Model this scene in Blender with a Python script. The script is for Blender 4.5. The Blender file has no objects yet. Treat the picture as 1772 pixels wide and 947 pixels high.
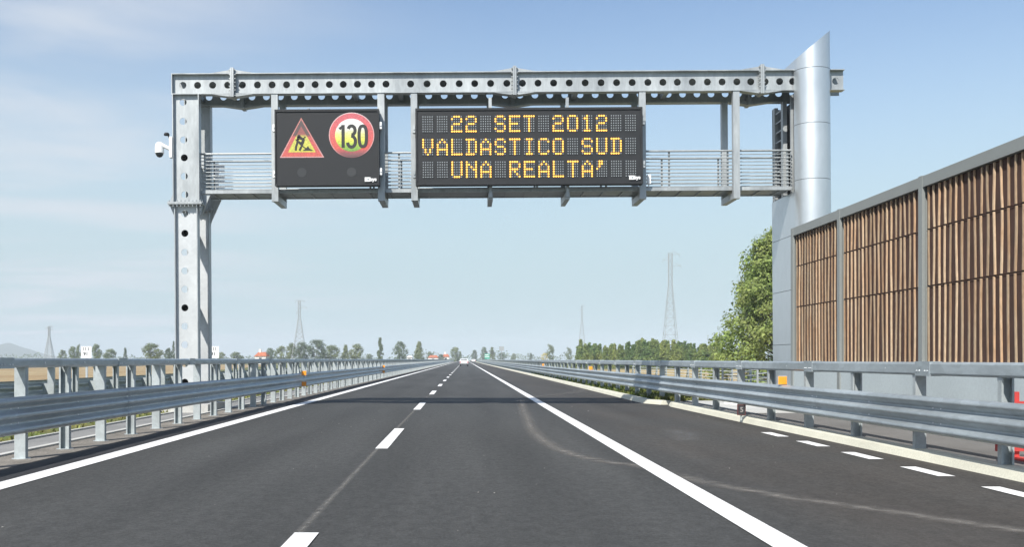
import bpy, bmesh, math, random
from mathutils import Vector, Matrix
random.seed(7)
R = math.radians
S = bpy.context.scene
COL = S.collection

# ------------------------------------------------------------------ camera, sky, sun, exposure
F, U0, V0, H = 1765.0, 805.0, 622.5, 1.36          # focal length and principal point in photo pixels, eye height
cam_d = bpy.data.cameras.new('camera'); cam = bpy.data.objects.new('camera', cam_d); COL.objects.link(cam)
cam.location = (0, 0, H); cam.rotation_euler = (R(90), 0, 0)
cam_d.sensor_width = 36.0; cam_d.lens = 36.0 * F / 1772.0
cam_d.shift_x = (886.0 - U0) / 1772.0; cam_d.shift_y = (V0 - 473.5) / 1772.0
cam_d.clip_start = 0.1; cam_d.clip_end = 12000
S.camera = cam
S.render.resolution_x, S.render.resolution_y = 1024, 548
S.view_settings.view_transform = 'Standard'; S.view_settings.look = 'None'
S.view_settings.gamma = 1; S.view_settings.exposure = 0.55
SUN_TO = Vector((-0.45, -0.9, 1.0)).normalized()
EL = math.asin(SUN_TO.z); AZ = math.atan2(SUN_TO.x, SUN_TO.y)
world = bpy.data.worlds.new('World'); S.world = world; world.use_nodes = True
def build_world():
    nt = world.node_tree; N = nt.nodes; L = nt.links; N.clear()
    out = N.new('ShaderNodeOutputWorld'); bg = N.new('ShaderNodeBackground'); bg.inputs['Strength'].default_value = 0.107
    sky = N.new('ShaderNodeTexSky'); sky.sky_type = 'NISHITA'; sky.sun_disc = False
    sky.sun_elevation = EL; sky.sun_rotation = AZ % (2 * math.pi)
    sky.air_density = 1.0; sky.dust_density = 0.6; sky.ozone_density = 1.6; sky.altitude = 50
    tc = N.new('ShaderNodeTexCoord'); sep = N.new('ShaderNodeSeparateXYZ'); L.new(tc.outputs['Generated'], sep.inputs[0])
    def m(op, a, b=None, c=None, clamp=False):
        n = N.new('ShaderNodeMath'); n.operation = op; n.use_clamp = clamp
        for i, x in enumerate((a, b, c)):
            if x is None: continue
            if isinstance(x, (int, float)): n.inputs[i].default_value = x
            else: L.new(x, n.inputs[i])
        return n.outputs[0]
    # thin cirrus sheet: direction projected on a plane high above
    zz = m('MAXIMUM', sep.outputs['Z'], 0.02); den = m('ADD', zz, 0.06)
    px = m('DIVIDE', sep.outputs['X'], den); py = m('DIVIDE', sep.outputs['Y'], den)
    cv = N.new('ShaderNodeCombineXYZ'); L.new(m('MULTIPLY', px, 0.55), cv.inputs[0]); L.new(m('MULTIPLY', py, 0.9), cv.inputs[1])
    ns = N.new('ShaderNodeTexNoise'); ns.inputs['Scale'].default_value = 0.9; ns.inputs['Detail'].default_value = 7; ns.inputs['Roughness'].default_value = 0.52
    ns.inputs['Distortion'].default_value = 0.35; L.new(cv.outputs[0], ns.inputs['Vector'])
    ra = N.new('ShaderNodeValToRGB'); ra.color_ramp.interpolation = 'EASE'
    ra.color_ramp.elements[0].position = 0.42; ra.color_ramp.elements[1].position = 0.66; L.new(ns.outputs['Fac'], ra.inputs[0])
    side = N.new('ShaderNodeMapRange'); side.interpolation_type = 'SMOOTHSTEP'
    side.inputs['From Min'].default_value = 0.05; side.inputs['From Max'].default_value = -0.45; L.new(sep.outputs['X'], side.inputs['Value'])
    fac = m('MULTIPLY', m('ADD', m('MULTIPLY', ra.outputs[0], 0.85), 0.18), side.outputs[0], clamp=True)
    fac = m('MULTIPLY', fac, 0.95, clamp=True)
    mix = N.new('ShaderNodeMix'); mix.data_type = 'RGBA'
    # thick summer air: the sky pales towards the horizon
    hz = N.new('ShaderNodeMapRange'); hz.interpolation_type = 'SMOOTHSTEP'; hz.inputs['From Min'].default_value = 0.36; hz.inputs['From Max'].default_value = 0.05
    L.new(sep.outputs['Z'], hz.inputs['Value'])
    mh = N.new('ShaderNodeMix'); mh.data_type = 'RGBA'; L.new(m('MULTIPLY', hz.outputs[0], 0.96), mh.inputs[0]); L.new(sky.outputs[0], mh.inputs[6]); mh.inputs[7].default_value = (3.45, 4.45, 4.85, 1)
    L.new(fac, mix.inputs[0]); L.new(mh.outputs[2], mix.inputs[6]); mix.inputs[7].default_value = (4.7, 5.05, 5.5, 1)
    L.new(mix.outputs[2], bg.inputs['Color']); L.new(bg.outputs[0], out.inputs['Surface'])
build_world()
sun_d = bpy.data.lights.new('sun', 'SUN'); sun_d.energy = 4.5; sun_d.angle = R(0.5); sun_d.color = (1.0, 0.955, 0.88)
sun = bpy.data.objects.new('sun', sun_d); COL.objects.link(sun)
sun.rotation_euler = (-SUN_TO).to_track_quat('-Z', 'Y').to_euler(); sun.location = (-20, -40, 45)

# ------------------------------------------------------------------ materials
MATS = {}
def mat(name, col, rough=0.6, metal=0.0, var=0.12, scale=3.0, detail=5, col2=None, fine=0.0, fscale=60.0, bump=0.0, bscale=80.0,
        stretch=(1, 1, 1), island=0.0, spangle=0.0, spec=0.5, emit=None, estr=0.0, trans=0.0):
    """Principled material with noise mottling (world position), a finer grain, per-piece variation and a bump."""
    if name in MATS: return MATS[name]
    mt = bpy.data.materials.new(name); mt.use_nodes = True; MATS[name] = mt
    nt = mt.node_tree; N = nt.nodes; L = nt.links
    p = N['Principled BSDF']; geo = N.new('ShaderNodeNewGeometry')
    mp = N.new('ShaderNodeMapping'); mp.inputs['Scale'].default_value = stretch; L.new(geo.outputs['Position'], mp.inputs[0])
    def noise(sc, det):
        n = N.new('ShaderNodeTexNoise'); n.inputs['Scale'].default_value = sc; n.inputs['Detail'].default_value = det
        L.new(mp.outputs[0], n.inputs['Vector']); return n.outputs['Fac']
    def mr(x, a, b, f0=0.25, f1=0.75):
        n = N.new('ShaderNodeMapRange'); L.new(x, n.inputs['Value']); n.inputs['From Min'].default_value = f0; n.inputs['From Max'].default_value = f1
        n.inputs['To Min'].default_value = a; n.inputs['To Max'].default_value = b; return n.outputs[0]
    base = noise(scale, detail)
    if col2:
        mx = N.new('ShaderNodeMix'); mx.data_type = 'RGBA'; L.new(mr(base, 0, 1, 0.38, 0.62), mx.inputs[0])
        mx.inputs[6].default_value = (*col, 1); mx.inputs[7].default_value = (*col2, 1); colour = mx.outputs[2]
    else:
        rgb = N.new('ShaderNodeRGB'); rgb.outputs[0].default_value = (*col, 1); colour = rgb.outputs[0]
    facs = [mr(base, 1 - var, 1 + var)]
    if fine: facs.append(mr(noise(fscale, 3), 1 - fine, 1 + fine, 0.3, 0.7))
    if island: facs.append(mr(geo.outputs['Random Per Island'], 1 - island, 1 + island, 0, 1))
    if spangle:
        v = N.new('ShaderNodeTexVoronoi'); v.inputs['Scale'].default_value = 14; L.new(mp.outputs[0], v.inputs['Vector'])
        sp = N.new('ShaderNodeSeparateColor'); L.new(v.outputs['Color'], sp.inputs[0]); facs.append(mr(sp.outputs[0], 1 - spangle, 1 + spangle, 0, 1))
    f = facs[0]
    for g in facs[1:]:
        n = N.new('ShaderNodeMath'); n.operation = 'MULTIPLY'; L.new(f, n.inputs[0]); L.new(g, n.inputs[1]); f = n.outputs[0]
    sc = N.new('ShaderNodeVectorMath'); sc.operation = 'SCALE'; L.new(colour, sc.inputs[0]); L.new(f, sc.inputs['Scale'])
    L.new(sc.outputs[0], p.inputs['Base Color'])
    L.new(mr(base, max(0.05, rough - 0.1), min(1, rough + 0.1)), p.inputs['Roughness'])
    p.inputs['Metallic'].default_value = metal; p.inputs['Specular IOR Level'].default_value = spec
    if bump:
        b = N.new('ShaderNodeBump'); b.inputs['Strength'].default_value = bump; b.inputs['Distance'].default_value = 0.01
        L.new(noise(bscale, 4), b.inputs['Height']); L.new(b.outputs[0], p.inputs['Normal'])
    if emit:
        p.inputs['Emission Color'].default_value = (*emit, 1); p.inputs['Emission Strength'].default_value = estr
    if trans:
        tl = N.new('ShaderNodeBsdfTranslucent'); L.new(sc.outputs[0], tl.inputs[0]); ms = N.new('ShaderNodeMixShader'); ms.inputs[0].default_value = trans
        L.new(p.outputs[0], ms.inputs[1]); L.new(tl.outputs[0], ms.inputs[2]); L.new(ms.outputs[0], N['Material Output'].inputs['Surface'])
    return mt
def asphalt(name, col, brown):
    """bituminous surfacing: stone grain at several sizes, pale flecks, streaks along the lane, browner shoulder"""
    mt = bpy.data.materials.new(name); mt.use_nodes = True; N = mt.node_tree.nodes; L = mt.node_tree.links; p = N['Principled BSDF']
    g = N.new('ShaderNodeNewGeometry')
    def noise(sc, st=(1, 1, 1), det=3, ro=0.5):
        mp = N.new('ShaderNodeMapping'); mp.inputs['Scale'].default_value = st; L.new(g.outputs['Position'], mp.inputs[0])
        n = N.new('ShaderNodeTexNoise'); n.inputs['Scale'].default_value = sc; n.inputs['Detail'].default_value = det; n.inputs['Roughness'].default_value = ro; L.new(mp.outputs[0], n.inputs['Vector']); return n.outputs['Fac']
    def mr(x, f0, f1, a, b):
        n = N.new('ShaderNodeMapRange'); L.new(x, n.inputs['Value'])
        for k, v in (('From Min', f0), ('From Max', f1), ('To Min', a), ('To Max', b)): n.inputs[k].default_value = v
        return n.outputs[0]
    def mul(a, b): n = N.new('ShaderNodeMath'); n.operation = 'MULTIPLY'; L.new(a, n.inputs[0]); L.new(b, n.inputs[1]); return n.outputs[0]
    def add(a, b): n = N.new('ShaderNodeMath'); n.operation = 'ADD'; L.new(a, n.inputs[0]); L.new(b, n.inputs[1]); return n.outputs[0]
    f = mr(noise(38, det=4, ro=0.7), 0.3, 0.7, 0.62, 1.38)
    f = mul(f, mr(noise(9, (1, 0.55, 1), 4, 0.65), 0.32, 0.68, 0.80, 1.20)); f = mul(f, mr(noise(1.1, (1.2, 0.10, 1), 5), 0.3, 0.7, 0.84, 1.16)); f = mul(f, mr(noise(0.16, (1, 0.4, 1), 4), 0.3, 0.7, 0.88, 1.12))
    wv = N.new('ShaderNodeMath'); wv.operation = 'COSINE'; sX = N.new('ShaderNodeSeparateXYZ'); L.new(g.outputs['Position'], sX.inputs[0])
    wx = N.new('ShaderNodeMath'); wx.operation = 'MULTIPLY_ADD'; L.new(sX.outputs['X'], wx.inputs[0]); wx.inputs[1].default_value = 2*math.pi/1.83; wx.inputs[2].default_value = 0.9; L.new(wx.outputs[0], wv.inputs[0])
    f = mul(f, mr(wv.outputs[0], -1, 1, 0.93, 1.07))
    fl = mr(noise(26, (1, 0.8, 1), 2), 0.70, 0.78, 0.0, 0.55); f = add(f, fl)
    sx_ = N.new('ShaderNodeSeparateXYZ'); L.new(g.outputs['Position'], sx_.inputs[0])
    sh = mul(mr(sx_.outputs['X'], 2.3, 3.4, 0, 1), mr(noise(0.35, det=5), 0.35, 0.6, 0.4, 1.0))
    mx = N.new('ShaderNodeMix'); mx.data_type = 'RGBA'; L.new(sh, mx.inputs[0]); mx.inputs[6].default_value = (*col, 1); mx.inputs[7].default_value = (*brown, 1)
    sc = N.new('ShaderNodeVectorMath'); sc.operation = 'SCALE'; L.new(mx.outputs[2], sc.inputs[0]); L.new(f, sc.inputs['Scale']); L.new(sc.outputs[0], p.inputs['Base Color'])
    p.inputs['Specular IOR Level'].default_value = 0.3; L.new(mr(noise(20), 0.3, 0.7, 0.72, 0.95), p.inputs['Roughness'])
    b = N.new('ShaderNodeBump'); b.inputs['Strength'].default_value = 0.55; b.inputs['Distance'].default_value = 0.012; L.new(noise(48, det=4, ro=0.7), b.inputs['Height']); L.new(b.outputs[0], p.inputs['Normal'])
    return mt
M_asph = asphalt('asphalt', (0.053, 0.0535, 0.052), (0.056, 0.051, 0.046))
M_asph2 = mat('worn_asphalt', (0.15, 0.145, 0.14), 0.85, var=0.2, scale=0.6, fine=0.2, fscale=60, bump=0.3, bscale=90, spec=0.25)
M_edgeshade = mat('shaded_dark_asphalt', (0.034, 0.034, 0.037), 0.8, var=0.2, scale=0.8, fine=0.3, fscale=70, bump=0.3, bscale=100, spec=0.25)  # clean dark asphalt, bluish guardrail shade partly in the colour
M_paint = mat('road_paint', (0.77, 0.77, 0.755), 0.65, var=0.07, scale=2.5, fine=0.13, fscale=45, bump=0.3, bscale=60)
M_kerb = mat('kerb_concrete', (0.55, 0.54, 0.45), 0.85, var=0.1, scale=1.2, fine=0.1, fscale=40, bump=0.2)
M_conc = mat('concrete', (0.45, 0.45, 0.43), 0.85, var=0.12, scale=1.0, fine=0.1, fscale=30, bump=0.2)
M_gravel = mat('gravel_dust', (0.19, 0.175, 0.155), 0.95, var=0.3, scale=2.0, fine=0.45, fscale=45, bump=0.6, bscale=60, spec=0.2)
M_channel = mat('channel_concrete', (0.21, 0.21, 0.205), 0.9, var=0.2, scale=0.8, fine=0.15, fscale=30)
M_grasssoil = mat('dry_grass_soil', (0.17, 0.16, 0.07), 0.95, var=0.3, scale=0.8, col2=(0.10, 0.13, 0.045), fine=0.35, fscale=20, spec=0.1)
M_ground = mat('meadow', (0.16, 0.155, 0.07), 0.95, var=0.25, scale=0.02, col2=(0.09, 0.12, 0.045), fine=0.2, fscale=0.6, spec=0.1)
M_stub = mat('stubble', (0.40, 0.30, 0.15), 0.95, var=0.2, scale=0.12, col2=(0.34, 0.27, 0.14), fine=0.25, fscale=1.6, spec=0.1, stretch=(1, 0.4, 1))
M_brownf = mat('ripe_crop', (0.34, 0.24, 0.13), 0.95, var=0.3, scale=0.1, col2=(0.30, 0.24, 0.14), fine=0.25, fscale=2.0, spec=0.1)
M_galv = mat('galvanised_steel', (0.375, 0.40, 0.41), 0.45, metal=0.35, var=0.20, scale=1.6, spangle=0.06, fine=0.06, fscale=12, stretch=(1.6, 1.6, 0.4))
M_galvn = mat('fresh_galvanised_steel', (0.53, 0.55, 0.56), 0.45, metal=0.3, var=0.07, scale=1.3, spangle=0.04)
M_galvd = mat('weathered_galvanised_steel', (0.33, 0.355, 0.37), 0.5, metal=0.3, var=0.12, scale=1.5, spangle=0.06, fine=0.05, fscale=25)
M_rail = mat('guardrail_zinc', (0.40, 0.45, 0.475), 0.42, metal=0.45, var=0.22, scale=1.1, spangle=0.07, fine=0.06, fscale=20, stretch=(1, 0.35, 1))
M_post = mat('post_zinc', (0.40, 0.44, 0.45), 0.5, metal=0.3, var=0.12, scale=2.0, spangle=0.07, fine=0.05, fscale=25)
M_case = mat('brushed_aluminium', (0.60, 0.64, 0.665), 0.36, metal=0.72, var=0.09, scale=0.9, fine=0.03, fscale=8, stretch=(1, 1, 0.35))
M_dark = mat('sign_black', (0.019, 0.021, 0.024), 0.6, var=0.15, scale=2.0, fine=0.1, fscale=40, spec=0.35)
M_darkin = mat('dark_interior', (0.02, 0.02, 0.022), 0.8)  # near-black for seals and duct, also painted as shade inside hollows
M_bolt = mat('bright_bolt', (0.75, 0.77, 0.78), 0.35, metal=0.5)
M_white = mat('white_enamel', (0.78, 0.79, 0.79), 0.4, var=0.04)
M_frame = mat('wall_frame_paint', (0.25, 0.27, 0.265), 0.55, metal=0.1, var=0.05, scale=1.0, fine=0.03, fscale=20)
M_panel = mat('wall_concrete', (0.44, 0.50, 0.52), 0.8, var=0.06, scale=0.7, fine=0.05, fscale=20)
M_wood = mat('timber_slat', (0.45, 0.345, 0.235), 0.8, var=0.22, scale=7, stretch=(1, 1, 0.16), fine=0.18, fscale=60, island=0.34, bump=0.3, bscale=40, col2=(0.33, 0.215, 0.13))
M_woodb = mat('dark_backing', (0.055, 0.026, 0.019), 0.9, var=0.3, scale=4)
M_orange = mat('orange_reflector', (0.95, 0.34, 0.03), 0.4, var=0.05, emit=None)
M_red = mat('red_plastic', (0.50, 0.055, 0.05), 0.45, var=0.08)
M_bark = mat('bark', (0.12, 0.09, 0.065), 0.9, var=0.3, scale=6, stretch=(1, 1, 0.3))
M_leaf = mat('plane_leaf', (0.34, 0.395, 0.13), 0.6, var=0.25, scale=0.6, island=0.55, col2=(0.21, 0.29, 0.085), trans=0.45, spec=0.3)
M_leaf2 = mat('poplar_leaf', (0.175, 0.28, 0.095), 0.6, var=0.35, scale=0.2, island=0.6, col2=(0.27, 0.31, 0.10), trans=0.42, spec=0.3)
M_leaf3 = mat('far_leaf', (0.18, 0.23, 0.115), 0.7, var=0.25, scale=0.1, island=0.45, col2=(0.22, 0.25, 0.12), trans=0.35, spec=0.2)
M_leaf4 = mat('dark_leaf', (0.14, 0.185, 0.11), 0.7, var=0.25, scale=0.1, island=0.4, trans=0.3, spec=0.2)
M_leaf5 = mat('yellow_leaf', (0.55, 0.45, 0.10), 0.7, var=0.25, scale=0.1, island=0.4, trans=0.3, spec=0.2)
M_grass = mat('grass_blade', (0.075, 0.125, 0.025), 0.7, var=0.3, scale=1.0, island=0.5, col2=(0.13, 0.14, 0.04), trans=0.3, spec=0.2)
M_dry = mat('dry_grass_blade', (0.27, 0.25, 0.09), 0.8, var=0.3, scale=0.8, island=0.5, col2=(0.16, 0.19, 0.06), trans=0.3, spec=0.2)
M_pyl = mat('pylon_steel', (0.36, 0.38, 0.39), 0.5, metal=0.3, var=0.1)
M_plaster = mat('white_plaster', (0.72, 0.70, 0.66), 0.85, var=0.06, scale=0.3)
M_tile = mat('roof_tile', (0.42, 0.13, 0.06), 0.8, var=0.2, scale=1.0)
M_carw = mat('white_car_paint', (0.62, 0.64, 0.65), 0.25, var=0.02)
M_glass = mat('car_glass', (0.03, 0.035, 0.04), 0.08, var=0.05)
M_rub = mat('black_rubber', (0.02, 0.02, 0.02), 0.8)
M_tail = mat('tail_lamp', (0.5, 0.02, 0.02), 0.3)
M_green = mat('green_sign', (0.06, 0.34, 0.24), 0.5, var=0.05)
M_greys = mat('grey_sign_back', (0.30, 0.32, 0.33), 0.6, var=0.06)
M_hill = mat('hill_forest', (0.07, 0.09, 0.05), 0.95, var=0.2, scale=0.01)
M_ink = mat('black_lettering', (0.03, 0.03, 0.035), 0.6)
M_off = mat('unlit_led', (0.33, 0.365, 0.385), 0.4, var=0.05)
M_amber = mat('amber_led', (0.8, 0.5, 0.1), 0.4, var=0.02, emit=(1.0, 0.50, 0.07), estr=1.0)
M_halo = mat('amber_led_glow', (0.35, 0.10, 0.01), 0.4, var=0.02, emit=(1.0, 0.26, 0.01), estr=0.30)  # bloom around each lit dot, painted as a dim emissive ring
def led_ramp(name, axis, stops, strength):
    """A lit screen area whose colour runs along the panel's height (object space), broken by the pixel grid."""
    mt = bpy.data.materials.new(name); mt.use_nodes = True; N = mt.node_tree.nodes; L = mt.node_tree.links
    p = N['Principled BSDF']; tc = N.new('ShaderNodeTexCoord'); se = N.new('ShaderNodeSeparateXYZ'); L.new(tc.outputs['Object'], se.inputs[0])
    mr = N.new('ShaderNodeMapRange'); mr.inputs['From Min'].default_value = axis[0]; mr.inputs['From Max'].default_value = axis[1]; L.new(se.outputs['Z'], mr.inputs[0])
    ra = N.new('ShaderNodeValToRGB'); L.new(mr.outputs[0], ra.inputs[0]); e = ra.color_ramp.elements
    while len(e) < len(stops): e.new(0.5)
    for i, (q, c) in enumerate(stops): e[i].position = q; e[i].color = (*c, 1)
    ck = N.new('ShaderNodeTexNoise'); ck.inputs['Scale'].default_value = 34; L.new(tc.outputs['Object'], ck.inputs['Vector'])
    m2 = N.new('ShaderNodeMapRange'); L.new(ck.outputs['Fac'], m2.inputs[0]); m2.inputs['From Min'].default_value = 0.3; m2.inputs['From Max'].default_value = 0.7
    m2.inputs['To Min'].default_value = 0.7 * strength; m2.inputs['To Max'].default_value = 1.2 * strength
    L.new(ra.outputs[0], p.inputs['Emission Color']); L.new(m2.outputs[0], p.inputs['Emission Strength'])
    p.inputs['Base Color'].default_value = (0.05, 0.05, 0.05, 1); p.inputs['Roughness'].default_value = 0.6
    return mt

# ------------------------------------------------------------------ mesh helpers
class MB:
    def __init__(s): s.v = []; s.f = []; s.m = []; s.sm = []; s.weld = False
    def add(s, vs, fs, mi=0, smooth=False):
        b = len(s.v); s.v += [tuple(p) for p in vs]
        for f in fs: s.f.append([b + i for i in f]); s.m.append(mi); s.sm.append(smooth)
    def box(s, a, b, mi=0):
        (x0, y0, z0), (x1, y1, z1) = a, b
        x0, x1 = min(x0, x1), max(x0, x1); y0, y1 = min(y0, y1), max(y0, y1); z0, z1 = min(z0, z1), max(z0, z1)
        s.add([(x0,y0,z0),(x1,y0,z0),(x1,y1,z0),(x0,y1,z0),(x0,y0,z1),(x1,y0,z1),(x1,y1,z1),(x0,y1,z1)],
              [(0,3,2,1),(4,5,6,7),(0,1,5,4),(1,2,6,5),(2,3,7,6),(3,0,4,7)], mi)
    def bar(s, p0, p1, w, d=None, mi=0):
        """rectangular bar between two points"""
        p0, p1 = Vector(p0), Vector(p1); t = (p1 - p0).normalized(); d = d or w
        up = Vector((0, 0, 1)) if abs(t.z) < 0.9 else Vector((0, 1, 0)); a = t.cross(up).normalized() * w / 2; b = a.cross(t).normalized() * d / 2
        s.add([p0-a-b, p0+a-b, p0+a+b, p0-a+b, p1-a-b, p1+a-b, p1+a+b, p1-a+b], [(0,3,2,1),(4,5,6,7),(0,1,5,4),(1,2,6,5),(2,3,7,6),(3,0,4,7)], mi)
    def tube(s, p0, p1, r0, r1=None, n=12, mi=0, caps=True, smooth=True):
        p0, p1 = Vector(p0), Vector(p1); r1 = r0 if r1 is None else r1; t = (p1 - p0).normalized()
        up = Vector((0, 0, 1)) if abs(t.z) < 0.9 else Vector((0, 1, 0)); a = t.cross(up).normalized(); b = t.cross(a).normalized()
        vs = []
        for p, r in ((p0, r0), (p1, r1)):
            for k in range(n): q = 2 * math.pi * k / n; vs.append(p + a * r * math.cos(q) + b * r * math.sin(q))
        s.add(vs, [(k, (k+1) % n, n + (k+1) % n, n + k) for k in range(n)], mi, smooth)
        if caps: s.add(vs[:n], [tuple(range(n))[::-1]], mi); s.add(vs[n:], [tuple(range(n))], mi)
    def prism(s, poly, ext, mi=0):
        """polygon (3D points) extruded along ext"""
        e = Vector(ext); n = len(poly); a = [Vector(p) for p in poly]; vs = a + [p + e for p in a]
        s.add(vs, [tuple(range(n))[::-1], tuple(range(n, 2*n))] + [(k, (k+1) % n, n + (k+1) % n, n + k) for k in range(n)], mi)
    def lathe(s, c, prof, n=16, mi=0, axis='z'):
        vs = []
        for r, h in prof:
            for k in range(n):
                q = 2 * math.pi * k / n; vs.append((c[0] + r * math.cos(q), c[1] + r * math.sin(q), c[2] + h))
        s.add(vs, [(i*n + k, i*n + (k+1) % n, (i+1)*n + (k+1) % n, (i+1)*n + k) for i in range(len(prof)-1) for k in range(n)], mi, True)
    def holed(s, o, au, av, nrm, L, Hh, holes, th, mi=0, u0=0.0):
        """plate from o along au (length L) and av (height Hh), round through holes [(u, v, r)] sorted in u; thickness th along nrm"""
        o, au, av, nr = Vector(o), Vector(au), Vector(av), Vector(nrm) * th
        P = lambda a, b: o + au * a + av * b
        cuts = [u0] + [(holes[i][0] + holes[i+1][0]) / 2 for i in range(len(holes)-1)] + [u0 + L]
        for i, (hu, hv, r) in enumerate(holes):
            a0, a1 = cuts[i], cuts[i+1]; side = []
            k = 4
            for j in range(k): side.append((a0 + (a1-a0)*j/k, 0))
            for j in range(k): side.append((a1, Hh*j/k))
            for j in range(k): side.append((a1 - (a1-a0)*j/k, Hh))
            for j in range(k): side.append((a0, Hh - Hh*j/k))
            n = len(side); circ = []
            for q in range(n):
                g = 2*math.pi*q/n - 3*math.pi/4; circ.append((hu + r*math.cos(g), hv + r*math.sin(g)))
            A = [P(*p) for p in side]; B = [P(*p) for p in circ]
            vs = A + B + [p + nr for p in A] + [p + nr for p in B]
            fs = []
            for q in range(n):
                w = (q+1) % n
                fs += [(q, w, n+w, n+q), (2*n+w, 2*n+q, 3*n+q, 3*n+w), (n+q, n+w, 3*n+w, 3*n+q)]
            s.add(vs, fs, mi)
        e = [P(u0,0), P(u0+L,0), P(u0+L,Hh), P(u0,Hh)]
        s.add(e + [p + nr for p in e], [(0,1,5,4),(1,2,6,5),(2,3,7,6),(3,0,4,7)], mi)
    def stroke(s, pts, w, y, th=0.012, mi=0):
        """flat ribbon along points in the XZ plane at depth y, facing -Y"""
        n = len(pts); Lf, Rt = [], []
        for i in range(n):
            a = Vector(pts[max(0, i-1)]); b = Vector(pts[min(n-1, i+1)]); t = (b - a).normalized(); nx = Vector((-t.y, t.x)) * w / 2
            p = Vector(pts[i]); Lf.append(p + nx); Rt.append(p - nx)
        vs = [(p.x, y, p.y) for p in Lf] + [(p.x, y, p.y) for p in Rt] + [(p.x, y + th, p.y) for p in Lf] + [(p.x, y + th, p.y) for p in Rt]
        fs = []
        for i in range(n-1):
            fs += [(i, i+1, n+i+1, n+i), (2*n+i, 2*n+i+1, i+1, i), (n+i, n+i+1, 3*n+i+1, 3*n+i)]
        fs += [(0, n, 3*n, 2*n), (n-1, 2*n-1, 4*n-1, 3*n-1)]
        s.add(vs, fs, mi)
    def disc(s, cx, cz, r, y, th=0.01, n=14, mi=0, r2=None):
        """disc (or ring when r2 is given) facing -Y"""
        o = [(cx + r*math.cos(2*math.pi*k/n), y, cz + r*math.sin(2*math.pi*k/n)) for k in range(n)]
        if r2 is None: s.add(o + [(a, b+th, c) for a, b, c in o], [tuple(range(n))] + [(k, (k+1) % n, n+(k+1) % n, n+k) for k in range(n)], mi)
        else:
            i = [(cx + r2*math.cos(2*math.pi*k/n), y, cz + r2*math.sin(2*math.pi*k/n)) for k in range(n)]
            s.add(o + i + [(a, b+th, c) for a, b, c in o], [(k, (k+1) % n, n+(k+1) % n, n+k) for k in range(n)] + [(k, (k+1) % n, 2*n+(k+1) % n, 2*n+k) for k in range(n)], mi)
    def build(s, name, mats, parent=None, loc=None):
        """ONE mesh object; coordinates are given in the world (un-rotated) and stored relative to the thing's origin"""
        mats = mats if isinstance(mats, (list, tuple)) else [mats]
        o = Vector(loc) if loc is not None else (origin(parent) if parent else Vector((0, 0, 0)))
        me = bpy.data.meshes.new(name); me.from_pydata([Vector(p) - o for p in s.v], [], s.f)
        for mm in mats: me.materials.append(mm)
        me.polygons.foreach_set('material_index', s.m); me.polygons.foreach_set('use_smooth', s.sm)
        bm = bmesh.new(); bm.from_mesh(me)
        if s.weld: bmesh.ops.remove_doubles(bm, verts=bm.verts, dist=0.0006)
        if len(bm.faces) < 40000: bmesh.ops.recalc_face_normals(bm, faces=bm.faces)
        bm.to_mesh(me); bm.free(); me.update()
        ob = bpy.data.objects.new(name, me); COL.objects.link(ob)
        if parent: ob.parent = parent
        elif loc is not None: ob.location = loc
        return ob
def origin(o):
    p = Vector((0, 0, 0))
    while o: p += o.location; o = o.parent
    return p
def tag(o, label=None, cat=None, group=None, kind=None):
    if label: o['label'] = label
    if cat: o['category'] = cat
    if group: o['group'] = group
    if kind: o['kind'] = kind
    return o
def thing(name, label, cat, loc=(0, 0, 0), group=None):
    o = bpy.data.objects.new(name, None); COL.objects.link(o); o.location = loc; o.empty_display_size = 0.3
    return tag(o, label, cat, group)
def struct(o): o['kind'] = 'structure'; return o
def copy_tree(o, parent=None):
    c = o.copy(); COL.objects.link(c)
    if parent: c.parent = parent
    for ch in list(o.children): copy_tree(ch, c)
    return c
def text_mesh(name, body, size, material, parent, loc, bold=0.0, align='CENTER', th=0.004):
    cu = bpy.data.curves.new(name, 'FONT'); cu.body = body; cu.size = size; cu.align_x = align; cu.align_y = 'CENTER'; cu.extrude = th; cu.offset = bold
    t = bpy.data.objects.new(name, cu); me = bpy.data.meshes.new_from_object(t); bpy.data.objects.remove(t)
    me.materials.clear(); me.materials.append(material)
    me.transform(Matrix.Rotation(R(90), 4, 'X')); me.transform(Matrix.Translation(Vector(loc) - (origin(parent) if parent else Vector((0,0,0)))))
    ob = bpy.data.objects.new(name, me); COL.objects.link(ob); ob.parent = parent
    return ob
def at(u, v, Y): return Vector(((u - U0) / F * Y, Y, H - (v - V0) / F * Y))     # photo pixel at a distance
def ground(u, v, z=0.0): Y = (H - z) * F / (v - V0); return Vector(((u - U0) / F * Y, Y, z))

# ------------------------------------------------------------------ ground, road, markings
def sheet(name, pts, z, material, skirt=0.0):
    b = MB(); n = len(pts); b.add([(x, y, z) for x, y in pts], [tuple(range(n))])
    return struct(b.build(name, material))
def strip(name, path, z, material, w=None):
    """strip between (x0,x1) pairs at successive Y: path [(y, x0, x1)]"""
    b = MB(); vs = []
    for y, x0, x1 in path: vs += [(x0, y, z), (x1, y, z)]
    b.add(vs, [(2*i, 2*i+1, 2*i+3, 2*i+2) for i in range(len(path)-1)])
    return struct(b.build(name, material))
FAR = 900.0
sheet('ground', [(-5200, -60), (5200, -60), (5200, 3250), (-5200, 3250)], -0.36, M_ground)
sheet('stubble_field', [(12, 34), (220, 34), (220, 150), (20, 172)], -0.352, M_stub)
sheet('crop_field', [(-22, 18), (-420, 18), (-420, 330), (-60, 330)], -0.352, M_brownf)
strip('road', [(-12, -5.95, 6.6), (2, -5.95, 6.6), (34, -5.95, 6.4), (FAR, -5.95, 5.62)], 0.0, M_asph)
strip('shaded_road_edge', [(-6, -5.78, -5.06), (FAR, -5.70, -5.04)], 0.004, M_edgeshade)  # dark asphalt strip with the rail's shadow painted into its colour
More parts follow.
